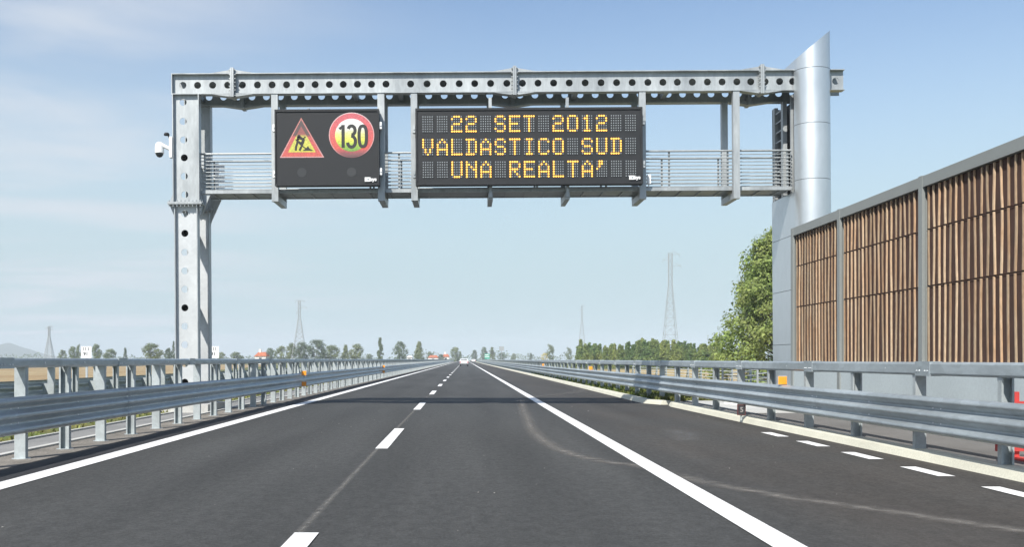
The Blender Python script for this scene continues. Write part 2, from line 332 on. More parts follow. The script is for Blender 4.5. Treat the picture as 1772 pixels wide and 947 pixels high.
# solid body of the embankment so that no edge is paper thin
eb = MB(); eb.box((-21.5, -30, -0.6), (8.4, FAR, -0.012)); struct(eb.build('road_bed', M_gravel))
strip('gravel_shoulder', [(-6, -6.52, -5.70), (FAR, -6.52, -5.70)], 0.008, M_gravel)
lm = lambda n, x, w, y0, y1, xe=None: strip(n, [(y0, x - w/2, x + w/2), (y1, (xe or x) - w/2, (xe or x) + w/2)], 0.009, M_paint)
lm('edge_line', -4.97, 0.30, -4, FAR)
lm('shoulder_line', 2.34, 0.25, -4, FAR)
for k in range(40):
    y0 = 3.45 + 12 * k - 12; xx = -1.205 - 0.0042 * min(max(y0, 0), 24)
    lm('lane_dash', xx, 0.19, y0, y0 + 4.5, xx - 0.015)
for k in range(7):
    y0 = 17.85 - 2.02 * k; lm('exit_dash', 5.57, 0.20, y0, y0 + 1.05)
# asphalt joint along the lane dashes and swept dust lines: ribbons whose edges thin out
def dust(name, pts, w, col, amount, z=0.005, scale=5.0):
    mt = bpy.data.materials.new(name); mt.use_nodes = True; N = mt.node_tree.nodes; L = mt.node_tree.links; p = N['Principled BSDF']
    p.inputs['Base Color'].default_value = (*col, 1); p.inputs['Roughness'].default_value = 0.95
    a = N.new('ShaderNodeAttribute'); a.attribute_name = 'fade'; ns = N.new('ShaderNodeTexNoise'); ns.inputs['Scale'].default_value = scale; ns.inputs['Detail'].default_value = 6
    g = N.new('ShaderNodeNewGeometry'); L.new(g.outputs['Position'], ns.inputs['Vector'])
    mr = N.new('ShaderNodeMapRange'); L.new(ns.outputs['Fac'], mr.inputs[0]); mr.inputs['From Min'].default_value = 0.3; mr.inputs['From Max'].default_value = 0.65
    mu = N.new('ShaderNodeMath'); mu.operation = 'MULTIPLY'; L.new(a.outputs['Fac'], mu.inputs[0]); L.new(mr.outputs[0], mu.inputs[1])
    m3 = N.new('ShaderNodeMath'); m3.operation = 'MULTIPLY'; L.new(mu.outputs[0], m3.inputs[0]); m3.inputs[1].default_value = amount
    L.new(m3.outputs[0], p.inputs['Alpha'])
    # smooth path
    pp = []
    for i in range(len(pts) - 1):
        p0, p1, p2, p3 = [Vector(pts[max(0, min(len(pts)-1, i+k))]) for k in (-1, 0, 1, 2)]
        for t in [q/8 for q in range(8)]:
            pp.append(0.5 * ((2*p1) + (p2-p0)*t + (2*p0-5*p1+4*p2-p3)*t*t + (3*p1-p0-3*p2+p3)*t**3))
    pp.append(Vector(pts[-1])); vs = []; fade = []; n = len(pp)
    for i, q in enumerate(pp):
        t = (pp[min(n-1, i+1)] - pp[max(0, i-1)]).normalized(); nx = Vector((-t.y, t.x))
        e = min(1, i/5, (n-1-i)/5)
        for k, fa in ((-1, 0), (-0.35, 0.6), (0, 1), (0.35, 0.6), (1, 0)):
            c = q + nx * w * k; vs.append((c.x, c.y, z)); fade.append(fa * e)
    b = MB(); b.add(vs, [(5*i+k, 5*i+k+1, 5*i+k+6, 5*i+k+5) for i in range(n-1) for k in range(4)])
    o = struct(b.build(name, mt)); at_ = o.data.attributes.new('fade', 'FLOAT', 'POINT'); at_.data.foreach_set('value', fade)
gp = lambda u, v: tuple(ground(u, v).xy)
dust('dust_streak', [gp(*q) for q in ((900,688),(907,712),(922,745),(960,775),(1030,797),(1110,808),(1200,831),(1340,858),(1520,884),(1772,921),(2000,955))], 0.19, (0.23, 0.215, 0.195), 0.72)
dust('dust_streak', [gp(*q) for q in ((905,690),(930,686),(965,683),(1000,678),(1020,672))], 0.35, (0.2, 0.19, 0.18), 0.45)
dust('road_joint', [(-1.28, 2.5), (-1.30, 8), (-1.34, 20), (-1.40, 60)], 0.05, (0.26, 0.25, 0.23), 0.65, scale=18)
dust('pale_road_stain', [(3.55, 17.0), (3.9, 18.0), (4.1, 20.5)], 0.35, (0.30, 0.30, 0.30), 0.25, scale=3)
# kerbs on the right: near one set further out, a gap, then the long one
def kerb(name, path):
    b = MB(); prof = [(0, 0), (0.05, 0.10), (0.08, 0.125), (0.30, 0.125), (0.30, -0.05)]
    vs = []
    for y, x in path: vs += [(x + d, y, z) for d, z in prof]
    n = len(prof); b.add(vs, [(i*n+k, i*n+k+1, (i+1)*n+k+1, (i+1)*n+k) for i in range(len(path)-1) for k in range(n-1)] + [tuple(range(n)), tuple(range((len(path)-1)*n, len(path)*n))])
    return struct(b.build(name, M_kerb))
kerb('kerb', [(-4, 6.42), (6, 6.30), (11.2, 6.16), (16.8, 6.06), (22, 5.97), (29.3, 5.90), (30.2, 6.02)])
kerb('kerb', [(30.6, 5.86), (31.6, 5.50), (60, 5.52), (FAR, 5.50)])
strip('roadside_apron', [(-6, 6.66, 8.4), (8, 6.5, 8.4), (29.5, 6.2, 8.4), (31.0, 6.2, 8.4)], 0.09, M_asph2)
strip('pale_concrete_path', [(24, 6.75, 7.9), (34, 6.75, 7.9)], 0.096, M_conc)
strip('verge', [(31, 5.78, 10.5), (FAR, 5.78, 10.5)], 0.06, M_grasssoil)
# median on the left
strip('drainage_channel', [(-6, -7.45, -6.52), (FAR, -7.45, -6.52)], -0.008, M_channel)
cb = MB(); cb.box((-6.56, -6, -0.1), (-6.44, FAR, 0.035)); struct(cb.build('channel_kerb', M_conc))
cb = MB(); cb.box((-7.50, -6, -0.1), (-7.42, FAR, 0.025)); struct(cb.build('channel_kerb', M_conc))
strip('median_soil', [(-6, -10.9, -7.46), (FAR, -10.9, -7.46)], 0.012, M_grasssoil)
strip('opposite_road', [(-6, -21.4, -10.9), (FAR, -21.4, -10.9)], 0.004, M_asph2)
def grass(name, x0, x1, y0, y1, n, hmin, hmax, z, m_):
    b = MB(); rnd = random.Random(n)
    for _ in range(n):
        x = rnd.uniform(x0, x1); y = y0 + (y1 - y0) * rnd.random() ** 1.7; h = rnd.uniform(hmin, hmax); a = rnd.uniform(0, math.pi); w = 0.012 + 0.0008 * y; dx, dy = math.cos(a)*w, math.sin(a)*w
        lx, ly = rnd.gauss(0, 0.3*h), rnd.gauss(0, 0.3*h)
        b.add([(x-dx, y-dy, z), (x+dx, y+dy, z), (x+lx*0.4+dx*.7, y+ly*0.4+dy*.7, z+h*0.6), (x+lx, y+ly, z+h)], [(0, 1, 2), (0, 2, 3)])
    return tag(b.build(name, m_), kind='stuff')
grass('grass', 5.85, 7.6, 31.3, 90, 9000, 0.06, 0.24, 0.05, M_grass)
b = MB(); rnd = random.Random(77)
for _ in range(75):                                                              # stone chips and grit lying on the asphalt
    y = 4 + 26 * rnd.random() ** 1.5; x = rnd.uniform(-4.7, 5.8); r_ = rnd.uniform(0.004, 0.009) * (1 + y / 25); a_ = [rnd.uniform(0.6, 1.2) for _ in range(5)]
    b.add([(x + r_*a_[k]*math.cos(k*1.2566), y + r_*a_[k]*math.sin(k*1.2566)*1.3, 0.004) for k in range(5)] + [(x, y, 0.004 + r_*0.7)], [(k, (k+1) % 5, 5) for k in range(5)])
tag(b.build('grit', mat('grit_stone', (0.22, 0.215, 0.20), 0.9, var=0.3, island=0.5)), kind='stuff')
grass('dry_grass', -10.0, -7.52, 9, 90, 6000, 0.03, 0.10, 0.01, M_dry)

# ------------------------------------------------------------------ crash barriers
def polyx(path, y):
    for (y0, x0), (y1, x1) in zip(path, path[1:]):
        if y <= y1: return x0 + (x1 - x0) * (y - y0) / (y1 - y0)
    return path[-1][1]
WAVE = [(.012,.872),(.060,.855),(.083,.832),(.083,.808),(.065,.790),(.012,.752),(.0,.735),(.012,.718),(.065,.680),(.083,.662),(.083,.630),(.065,.612),(.012,.572),(.0,.555),(.012,.538),(.065,.502),(.083,.484),(.083,.456),(.060,.436),(.012,.418)]
WAVE = [(d, 0.872 - (0.872 - z) * 1.085) for d, z in WAVE]
def guardrail(label, path, side, pitch, y0, y1, rail_z, z0, first, zbase=0.0, back=False):
    """side +1: faces +X; parts: beam sections, top rail sections, posts, reflectors"""
    g = thing('guardrail', label, 'guardrail', (polyx(path, 20), 20, 0), 'crash barriers beside the carriageways')
    px = lambda y: polyx(path, y)
    def beam(ya, yb, step, lap):
        b = MB(); ys = [ya]
        while ys[-1] + step < yb: ys.append(ys[-1] + step)
        ys.append(yb); n = len(WAVE)
        for off, rev in ((0, 0), (-0.005, 1)):
            vs = []
            for y in ys:
                f0 = px(y) + side * (0.075 + 0.12 + off + lap)
                vs += [(f0 + side * d, y, z) for d, z in WAVE]
            b.add(vs, [(i*n+k, i*n+k+1, (i+1)*n+k+1, (i+1)*n+k) for i in range(len(ys)-1) for k in range(n-1)], 0, True)
        if yb < 60:
            for yb_ in (ya + 0.12, ya + 0.34, (ya + yb) / 2):                       # bolt heads in the valleys and crests
                for z, d in ((.723, 0), (.528, 0)):
                    x = px(yb_) + side * (0.195 + d + lap); b.tube((x, yb_, z), (x + side * 0.014, yb_, z), 0.015, 0.010, 8, 1)
        return b.build('beam_section', [M_rail, M_bolt], g)
    sec = 4.5; y = y0; i = 0
    while y < min(y1, 150): beam(y, y + sec + 0.3, sec + 0.3, 0.006 if i % 2 else 0); y += sec; i += 1
    if y < y1: beam(y, y1, 30, 0)
    def toprail(ya, yb, step):
        b = MB(); ys = [ya]
        while ys[-1] + step < yb: ys.append(ys[-1] + step)
        ys.append(yb)
        prof = [(0.095, rail_z[0] + .012), (0.105, rail_z[0] + .03), (0.105, rail_z[1] - .03), (0.09, rail_z[1] - .005), (0.07, rail_z[1]), (-0.04, rail_z[1]), (-0.05, rail_z[1] - .01), (-0.05, rail_z[0]), (0.075, rail_z[0])]
        n = len(prof); vs = []
        for q in ys: vs += [(px(q) + side * d, q, z) for d, z in prof]
        b.add(vs, [(i*n+k, i*n+(k+1) % n, (i+1)*n+(k+1) % n, (i+1)*n+k) for i in range(len(ys)-1) for k in range(n)] + [tuple(range(n)), tuple(range((len(ys)-1)*n, len(ys)*n))])
        if yb < 70:                                                                     # riveted sleeve over the joint
            zc = (rail_z[0] + rail_z[1]) / 2; hz = (rail_z[1] - rail_z[0]) / 2 + 0.008
            x = px(ya); b.box((x - side * 0.055, ya - 0.22, zc - hz), (x + side * 0.112, ya + 0.22, zc + hz))
            for q in (-0.16, -0.08, 0.08, 0.16): b.tube((x + side * 0.112, ya + q, zc - 0.3*hz), (x + side * 0.122, ya + q, zc - 0.3*hz), 0.012, n=6, mi=1)
            for q in (1.2, 2.7): b.tube((x + side * 0.105, ya + q, zc), (x + side * 0.117, ya + q, zc), 0.014, n=6, mi=1)
        return b.build('top_rail', [M_rail, M_bolt], g)
    y = y0 + first; toprail(y0 - 0.4, y, 4.5)
    while y < min(y1, 150): toprail(y, y + 4.5, 4.5); y += 4.5
    if y < y1: toprail(y, y1, 30)
    # posts: channels, turned alternately
    def post(b, y, k, full=True):
        x = px(y); t = 0.008; hw = 0.075; dp = 0.085; zt = rail_z[0]; o = -1 if k % 2 == 0 else 1
        b.box((x - hw, y - t/2 + o*dp/2, zbase), (x + hw, y + t/2 + o*dp/2, zt))
        if full:
            for sx in (-1, 1): b.box((x + sx*hw, y - dp/2 * o + 0, zbase), (x + sx*(hw - t), y + o*(dp/2 - t/2), zt))
            for sx in (-1, 1): b.box((x + sx*(hw - t), y - o*dp/2, zbase), (x + sx*(hw - 0.025), y - o*(dp/2 - t), zt))
            xs = x + side * (hw + 0.002); b.box((xs, y - 0.035, 0.52), (xs + side * 0.118, y + 0.035, 0.79))
            b.box((x + side * (hw + 0.001), y - 0.05, rail_z[0] - 0.045), (x + side * (hw - 0.02), y + 0.05, rail_z[0] - 0.002))
            b.tube((x, y, zbase), (x, y, zbase + 0.012), 0.13, n=8)
    yy = []; y = first + pitch * math.ceil((y0 - first) / pitch)
    while y < y1: yy.append(y); y += pitch
    vis = [q for q in yy if q > z0][:99]
    for k, q in enumerate(yy):
        if q in vis: b = MB(); post(b, q, k); b.build('post', M_post, g)
    b = MB()
    for k, q in enumerate(yy):
        if q not in vis and q > z0 and q < 420: post(b, q, k, False)
    if b.v: tag(b.build('post_row', M_post, g), kind='stuff')
    return g
def reflector(g, x, y, z, side, material=M_orange):
    b = MB(); b.box((x - 0.08, y - 0.012, z), (x + 0.08, y, z + 0.15)); b.box((x - 0.09, y, z - 0.012), (x + 0.09, y + 0.014, z + 0.162), 1)
    b.box((x - 0.02, y + 0.014, z - 0.09), (x + 0.02, y + 0.024, z + 0.10), 1); b.build('reflector', [material, M_post], g)
LP = [(-10, -6.05), (FAR, -6.05)]
left_rail = guardrail('long zinc guardrail with tall posts along the left lane edge, near side', LP, 1, 1.52, 4, 520, (1.25, 1.375), 6.5, 0.22)
RP = [(-10, 6.5), (5, 6.42), (15, 6.30), (30, 6.18), (60, 5.98), (FAR, 5.98)]
right_rail = guardrail('zinc guardrail with orange reflector behind the cream kerb on the right', RP, -1, 2.22, 4, 520, (1.145, 1.325), 6.0, 0.85, zbase=0.06)
OP = [(-10, -9.9), (FAR, -9.9)]
opp_rail = guardrail('dark zinc guardrail seen from behind across the median, left of the near barrier', OP, -1, 1.5, 8, 300, (1.17, 1.33), 8, 0.4)
for u, v in ((526, 655), (664, 644)):
    Y = 5.70 * F / (U0 - u); reflector(left_rail, -5.70, Y, 0.80, 1); reflector(left_rail, -5.70, Y, 0.42, 1)
for u, v in ((1354, 676), (1022, 646), (940, 638)):
    x = polyx(RP, 22 if u > 1300 else 50) - 0.20; Y = x * F / (u - U0); reflector(right_rail, x, Y, max(0.885, H - (v - V0) * Y / F), -1)
# small dark number plate low on the right barrier
mk = thing('marker_plate', 'small dark plate with a pale numeral under the right barrier beam', 'marker', ground(1283, 724, 0.1))
b = MB(); o = origin(mk); b.box((o.x - 0.09, o.y - 0.01, o.z + 0.06), (o.x + 0.09, o.y + 0.01, o.z + 0.29), 0); b.box((o.x - 0.07, o.y - 0.016, o.z + 0.08), (o.x + 0.07, o.y - 0.01, o.z + 0.27), 1)
b.build('plate', [mat('plate_rim', (0.10, 0.03, 0.03), 0.5), M_ink], mk)
text_mesh('numeral', '5', 0.15, mat('worn_numeral', (0.30, 0.28, 0.27), 0.7), mk, (o.x, o.y - 0.022, o.z + 0.175), 0.003)
b = MB(); b.box((o.x - 0.02, o.y + 0.01, o.z - 0.05), (o.x + 0.02, o.y + 0.03, o.z + 0.20)); b.build('stake', M_post, mk)

# ------------------------------------------------------------------ gantry
TILT = 0.0065; GY = 26.7; RY = 27.9
GX = lambda u, v=622.5, Y=GY: (u + (622.5 - v) * TILT - U0) / F * Y
GZ = lambda v, u=885, Y=GY: H + (622.5 - (v + (u - 885) * TILT)) / F * Y
piv = Vector(((885 - U0) / F * GY, GY, H))
def tilted(o): o.rotation_euler = (0, -TILT, 0); return o
gantry = tilted(thing('sign_gantry', 'galvanised steel portal gantry spanning the road with a pierced double beam', 'gantry', piv))
ZT, ZB = 8.886, 8.340; XL, XR = GX(301, 300), GX(1459, 140); D = 0.12; FT = 0.022
hole_u = [316.6,342,368,394,419.6,445.6,471,496,520.7,545.4,570,594,618.6,643,668,710.6,739,767,794.6,821.5,849,877,904,931,958,985,1012.6,1040,1067,1094,1121,1147,1172,1198,1224,1249.5,1275,1299,1324,1349,1371.5,1397,1422,1446]
hole_x = [GX(u, 145) for u in hole_u]; HR = 0.092
def hbeam(Y, tag_):
    b = MB(); zc = 8.60
    b.holed((0, Y - 0.008, ZB + FT), (1, 0, 0), (0, 0, 1), (0, 1, 0), XR - XL, ZT - ZB - 2*FT, [(x, zc - ZB - FT, HR) for x in hole_x], 0.016, 0, XL)
    o = b.build('beam_web', M_galv, gantry)
    b = MB(); b.box((XL, Y - D, ZT - FT), (XR, Y + D, ZT)); b.build('beam_flange', M_galv, gantry)
    b = MB(); b.box((XL, Y - D, ZB), (XR, Y + D, ZB + FT)); b.build('beam_flange', M_galv, gantry)
    for u in (404, 890, 1316):
        x = GX(u, 140)
        b = MB()
        for sx in (-1, 1): b.box((x + sx*0.003, Y - 0.20, ZB - 0.09), (x + sx*0.045, Y + 0.20, ZT + 0.12))
        for z in [ZB - 0.05, ZB + 0.09, ZB + 0.19, ZB + 0.29, ZB + 0.39, ZB + 0.49, ZT + 0.07]:
            for yy in (-0.15, -0.06, 0.06, 0.15): b.tube((x - 0.085, Y + yy, z), (x + 0.085, Y + yy, z), 0.016, n=6)
        b.build('splice_plate', M_galv, gantry)
        for sx in (-1, 1):                                                          # flanges flare towards the joint
            b = MB(); a0 = x + sx*0.05; a1 = x + sx*0.55
            b.prism([(a0, Y - D + .004, ZT + .002), (a1, Y - D + .004, ZT + .002), (a0, Y - D + .004, ZT + 0.085)], (0, 2*D - .008, 0))
            b.build('haunch', M_galv, gantry); b = MB()
            b.prism([(a0, Y - D + .004, ZB - .002), (a1, Y - D + .004, ZB - .002), (a0, Y - D + .004, ZB - 0.075)], (0, 2*D - .008, 0))
            b.build('haunch', M_galv, gantry)
hbeam(GY, 'front'); hbeam(RY, 'rear')
b = MB(); b.box((XL, GY + D + 0.003, ZT - 0.016), (XR, RY - D - 0.003, ZT - 0.004)); b.build('beam_cover', M_galvd, gantry)
for x in [GX(u, 150) for u in (330, 610, 690, 1000, 1160, 1400)]:
    b = MB(); b.box((x - 0.06, GY + 0.012, ZB + 0.10), (x + 0.06, RY - 0.012, ZB + 0.22)); b.build('cross_tie', M_galvd, gantry)
for xa, xb in ((9.76, 10.05), (-7.66, -7.36)):
    b = MB(); b.box((xa, 27.29, ZB + 0.03), (xb, 27.31, ZT - 0.03)); b.build('sky_blocker', M_galvd, gantry)  # added plates that keep sky from showing through the end holes
# left twin columns
def column(Y):
    up = [(177, 317), (210, 317), (242, 318), (273, 319), (305, 319), (337, 320)]; lo = [(370, 320), (404, 320), (437, 320), (469, 320), (501, 320), (533, 320), (565, 320), (597, 320), (630, 320), (662, 320), (694, 320)]
    zs = GZ(353, 320)
    for (ua, ub, z0, z1, hs) in ((302.5, 345.5, zs + 0.03, ZB + 0.001, up), (305, 342, 0.25, zs - 0.03, lo)):
        xa, xb = GX(ua, 350), GX(ub, 350)
        b = MB(); hl = sorted([(GZ(v, u), GX(u, v) - xa, HR) for v, u in hs if z0 + 0.1 < GZ(v, u) < z1 - 0.05])
        b.holed((xa, Y - 0.008, 0), (0, 0, 1), (1, 0, 0), (0, 1, 0), z1 - z0, xb - xa, hl, 0.016, 0, z0); b.build('column_web', M_galv if z0 > 3 else M_galvn, gantry)
        for x, sx in ((xa, -1), (xb, 1)):
            b = MB(); b.box((x, Y - D, z0), (x + sx * FT, Y + D, z1)); b.build('column_flange', M_galv, gantry)
    xa, xb = GX(302.5, 350), GX(345.5, 350)
    b = MB(); b.box((xa - 0.14, Y - 0.2, zs + 0.002), (xb + 0.10, Y + 0.2, zs + 0.03)); b.box((xa - 0.14, Y - 0.2, zs - 0.03), (xb + 0.10, Y + 0.2, zs - 0.002))
    k = 9
    for i in range(k):
        x = xa - 0.10 + (xb - xa + 0.16) * i / (k - 1)
        for yy in (-0.16, 0.16): b.tube((x, Y + yy, zs - 0.085), (x, Y + yy, zs + 0.075), 0.018, n=6)
    b.build('splice_plate', M_galv, gantry)
    for x, sx in ((xa - FT, -1), (xb + FT, 1)):
        b = MB(); e = 0.11 if sx < 0 else 0.07
        b.prism([(x, Y - 0.01, zs - 0.032), (x + sx*e, Y - 0.01, zs - 0.032), (x + 0.035*(1 if sx < 0 else -1), Y - 0.01, zs - 0.42)], (0, 0.02, 0))
        b.prism([(x, Y - 0.01, zs + 0.032), (x + sx*e, Y - 0.01, zs + 0.032), (x, Y - 0.01, zs + 0.34)], (0, 0.02, 0)); b.build('stiffener', M_galv, gantry)
    # top corner web behind the beam end closes the portal knee
    b = MB(); b.box((XL - FT, Y - D, ZB - 0.02), (XL - 0.001, Y + D, ZT)); b.build('knee_plate', M_galv, gantry)
column(GY); column(RY)
for v in (273, 404, 533, 662):                                                       # round ties between the twin columns; black discs painted as shade inside
    b = MB(); z = GZ(v, 319); x = GX(319, v); b.tube((x, GY + 0.012, z), (x, RY - 0.012, z), 0.125, n=20, caps=False); b.tube((x, GY + 0.30, z), (x, GY + 0.32, z), 0.12, n=20, mi=1)
    b.build('column_tie', [M_galvd, M_darkin], gantry)
for v in (215, 242):
    b = MB(); z = GZ(v, 319); x = GX(319, v); b.box((x - 0.02, GY + 0.25, z - 0.5), (x + 0.02, GY + 0.29, z + 0.5)); b.build('cable_duct', M_darkin, gantry)
b = MB(); xa = GX(302, 600); b.box((xa - 0.35, GY - 0.55, -0.3), (GX(345, 600) + 0.35, RY + 0.55, 0.25)); b.build('footing', M_conc, gantry)
# hangers: front leg, bottom arm, rear leg
def hanger(u, w=0.18, rear=True, v0=160, z1=5.53):
    x = GX(u, 250); h = tilted_none = bpy.data.objects.new('hanger', None); COL.objects.link(h); h.parent = gantry; h.location = Vector((x, GY, z1)) - piv
    def bx(n, a, c): b = MB(); b.box(a, c); me = b.build(n, M_galv, h, loc=Vector((x, GY, z1)))
    bx('front_leg', (x - w/2, GY - 0.10, z1), (x + w/2, GY + 0.06, ZB - 0.002))
    bx('bottom_arm', (x - w/2 + 0.01, GY + 0.062, z1 + 0.01), (x + w/2 - 0.01, RY + 0.04, z1 + 0.17))
    if rear: bx('rear_leg', (x - w/2 + 0.004, RY - 0.11, z1 + 0.172), (x + w/2 - 0.004, RY + 0.05, ZB - 0.002))
for u in (476.5, 660, 717, 1111, 1273): hanger(u, 0.17 if u != 660 else 0.18)
for u in (849, 982):                                                                 # intermediate sign brackets
    x = GX(u, 340); h = bpy.data.objects.new('hanger', None); COL.objects.link(h); h.parent = gantry; h.location = Vector((x, GY, 5.6)) - piv
    for n, a, c in (('bottom_arm', (x - 0.06, GY - 0.02, 5.55), (x + 0.06, RY + 0.05, 5.72)), ('rear_leg', (x - 0.06, RY - 0.08, 5.722), (x + 0.06, RY + 0.05, ZB - 0.002)), ('sign_bracket', (x - 0.04, GY - 0.10, 5.60), (x + 0.04, GY - 0.022, 8.2))):
        b = MB(); b.box(a, c); b.build(n, M_galv, h, loc=Vector((x, GY, 5.6)))
# walkway and railings
WX0, WX1 = GX(347, 330), GX(1372, 330)
b = MB(); b.box((WX0, GY + 0.10, 5.775), (WX1, GY + 0.15, 5.87)); b.build('walkway_edge', M_galv, gantry)
b = MB(); b.box((WX0, RY - 0.10, 5.775), (WX1, RY - 0.06, 5.95)); b.build('walkway_edge', M_galv, gantry)
b = MB()
b.box((WX0, GY + 0.152, 5.80), (WX1, RY - 0.102, 5.825))
for i in range(30):
    x = WX0 + (WX1 - WX0) * (i + 0.5) / 30; b.box((x - 0.02, GY + 0.152, 5.77), (x + 0.02, RY - 0.102, 5.798))
b.build('walkway_floor', M_galvd, gantry)
for Y in (GY + 0.125, RY - 0.08):
    b = MB(); b.tube((WX0, Y, 6.82), (WX1, Y, 6.82), 0.028, n=8); b.build('handrail', M_galv, gantry)
    for k in range(1, 10):
        b = MB(); z = 6.82 - 0.096 * k; b.tube((WX0, Y, z), (WX1, Y, z), 0.013, n=6); b.build('railing_bar', M_galv, gantry)
    for x in [GX(u, 300) for u in (352, 640, 690, 930, 1050, 1160, 1262, 1366)]:
        b = MB(); b.box((x - 0.025, Y + 0.03, 5.87), (x + 0.025, Y + 0.045, 6.80)); b.build('railing_post', M_galv, gantry)
b = MB(); x0, x1 = GX(356, 300), GX(373, 300)
b.box((x0, RY - 0.2, 5.9), (x0 + 0.09, RY - 0.15, 6.75)); 
for k in range(6): b.box((x0 + 0.092, RY - 0.2, 5.92 + 0.14*k), (x1, RY - 0.19, 6.0 + 0.14*k))
b.build('access_gate', M_white, gantry)
b = MB(); x = GX(1123, 310); z = GZ(310, 1123); b.box((x - 0.045, GY - 0.02, z - 0.12), (x + 0.05, GY + 0.08, z + 0.12)); b.tube((x, GY + 0.03, z - 0.2), (x, GY + 0.03, z - 0.12), 0.02, n=8); b.build('junction_box', M_white, gantry)
# inclined braces under the walkway at the left column
b = MB(); b.prism([(GX(346, 340), GY + 0.14, 5.76), (GX(362, 340), GY + 0.14, 5.76), (GX(346, 350), GY + 0.14, 5.2)], (0, 0.05, 0)); b.build('knee_brace', M_galv, gantry); b = MB(); b.prism([(GX(346, 340), RY - 0.14, 5.76), (GX(366, 340), RY - 0.14, 5.76), (GX(346, 350), RY - 0.14, 5.1)], (0, 0.05, 0)); b.build('knee_brace', M_galv, gantry)
# right-hand shaft of rolled sheet with a slanted top
TX0, TX1, TYF, TYB = GX(1374.5), GX(1435.5), 26.6, 28.55; TR = (TX1 - TX0) / 2; TC = (TX0 + TX1) / 2
topz = lambda x: 9.11 + (x - TX0) * 0.82
seams = [0.0, 1.71, 3.15, 4.58, 5.97, 7.41, 8.83, 99]
arc = [(TC - TR * math.cos(math.pi * k / 28), TYF - TR * math.sin(math.pi * k / 28)) for k in range(29)]
def casing(z0, z1, left_open):
    pl = ([] if left_open else [(TX0, TYB), (TX0, (TYF + TYB) / 2)]) + arc + [(TX1, TYB)] + ([] if left_open else [(TC, TYB)])
    if not left_open: pl = pl[:-1]
    b = MB(); vs = []; n = len(pl); g = 0.006
    inn = []
    for i, (x, y) in enumerate(pl):
        dx, dy = x - TC, min(0, y - TYF); l = math.hypot(dx, dy) or 1; inn.append((x - dx / l * 0.012, y - dy / l * 0.012))
    for ring, z in ((pl, 'a'), (pl, 'b'), (inn, 'b'), (inn, 'a')):
        for x, y in ring: vs.append((x, y, z0 + g if z == 'a' else min(z1 - g, topz(x))))
    f = [(r*n + k, r*n + k + 1, ((r+1) % 4)*n + k + 1, ((r+1) % 4)*n + k) for r in range(4) for k in range(n-1)]
    b.add(vs, [q for i, q in enumerate(f) if (n-1) <= i < 2*(n-1) or i >= 3*(n-1)], 0, False); b.add(vs, [q for i, q in enumerate(f) if i < (n-1) or 2*(n-1) <= i < 3*(n-1)], 0, True)
    b.add([vs[0], vs[n], vs[2*n], vs[3*n]], [(0, 1, 2, 3)])
    return b.build('casing_panel', M_case, gantry)
casing(0.05, 1.71, False); casing(1.71, 3.15, False); casing(3.15, 4.58, False); casing(4.58, 5.97, True)
b = MB(); b.box((TX0, TYF + 0.004, 4.586), (TX0 + 0.012, TYB, 5.70)); b.build('casing_panel', M_case, gantry)
casing(5.97, 7.41, True); casing(7.41, 8.83, True); casing(8.83, 99, False)
for z in seams[1:-1]:                                                              # dark seal inside each seam
    b = MB(); vs = [(x + (TC - x) * 0.035, y + (TYF - y) * 0.035, z + s) for s in (-0.02, 0.02) for x, y in arc + [(TX1, TYB)]]; n = len(arc) + 1
    b.add(vs, [(k, k+1, n+k+1, n+k) for k in range(n-1)]); b.build('seam_seal', M_darkin, gantry)
b = MB(); b.box((TX0 + 0.02, TYB - 0.02, 0.05), (TX1 - 0.02, TYB, 8.3)); b.build('back_sheet', M_galvd, gantry)
for (xa, xb, ya, yb) in ((TX0 + 0.03, TX0 + 0.13, 28.36, 28.50), (TX0 + 0.03, TX0 + 0.14, 27.62, 27.80), (TX0 + 0.03, TX0 + 0.10, 26.95, 27.02)):
    b = MB(); b.box((xa, ya, 5.2), (xb, yb, ZB - 0.03)); b.build('shaft_post', M_galv, gantry)
for k in range(9): b = MB(); b.box((TX0 + 0.05, 27.802, 5.95 + 0.27*k), (TX0 + 0.08, 28.358, 5.98 + 0.27*k)); b.build('rung', M_galv, gantry)
b = MB(); b.box((TX0 + 0.35, 27.82, 5.75), (TX0 + 0.40, 28.34, ZB)); b.build('shaft_shade', M_darkin, gantry)  # black sheet standing for the shade inside the open shaft
b = MB(); b.box((TX0 - 0.1, 26.0, -0.3), (TX1 + 0.1, 28.8, 0.08)); b.build('footing', M_conc, gantry)

# ------------------------------------------------------------------ signs on the gantry
SY = 26.30
sx = lambda u, v=250: GX(u, v, SY)
sz = lambda v, u=885: GZ(v, u, SY)
def sign_root(name, label, uc, vc):
    o = thing(name, label, 'road sign', (0, 0, 0)); p = Vector((sx(uc, vc), SY, sz(vc, uc)))
    o.location = piv + Matrix.Rotation(-TILT, 3, 'Y') @ (p - piv); o.rotation_euler = (0, -TILT, 0)
    return o, p
def sbuild(b, name, m_, root, p): return b.build(name, m_, root, loc=p)
def logo(root, p, u0, u1, v0, v1, uu):
    b = MB(); um = u0 + (u1 - u0) * 0.50
    b.box((sx(u0), SY - 0.034, sz(v1, uu)), (sx(um), SY - 0.026, sz(v0, uu)))
    b.disc((sx(u0) + sx(um)) / 2 + 0.015, sz((v0+v1)/2, uu), 0.028, SY - 0.037, 0.002, 14, 1)
    o = sbuild(b, 'maker_mark', [M_white, M_off], root, p)
    t = text_mesh('lettering', 'sys', 0.125, M_white, None, (0, 0, 0), 0.006); t.parent = o; t.location = Vector((sx(um + (u1-um)*0.52), SY - 0.03, sz((v0+v1)/2, uu))) - p
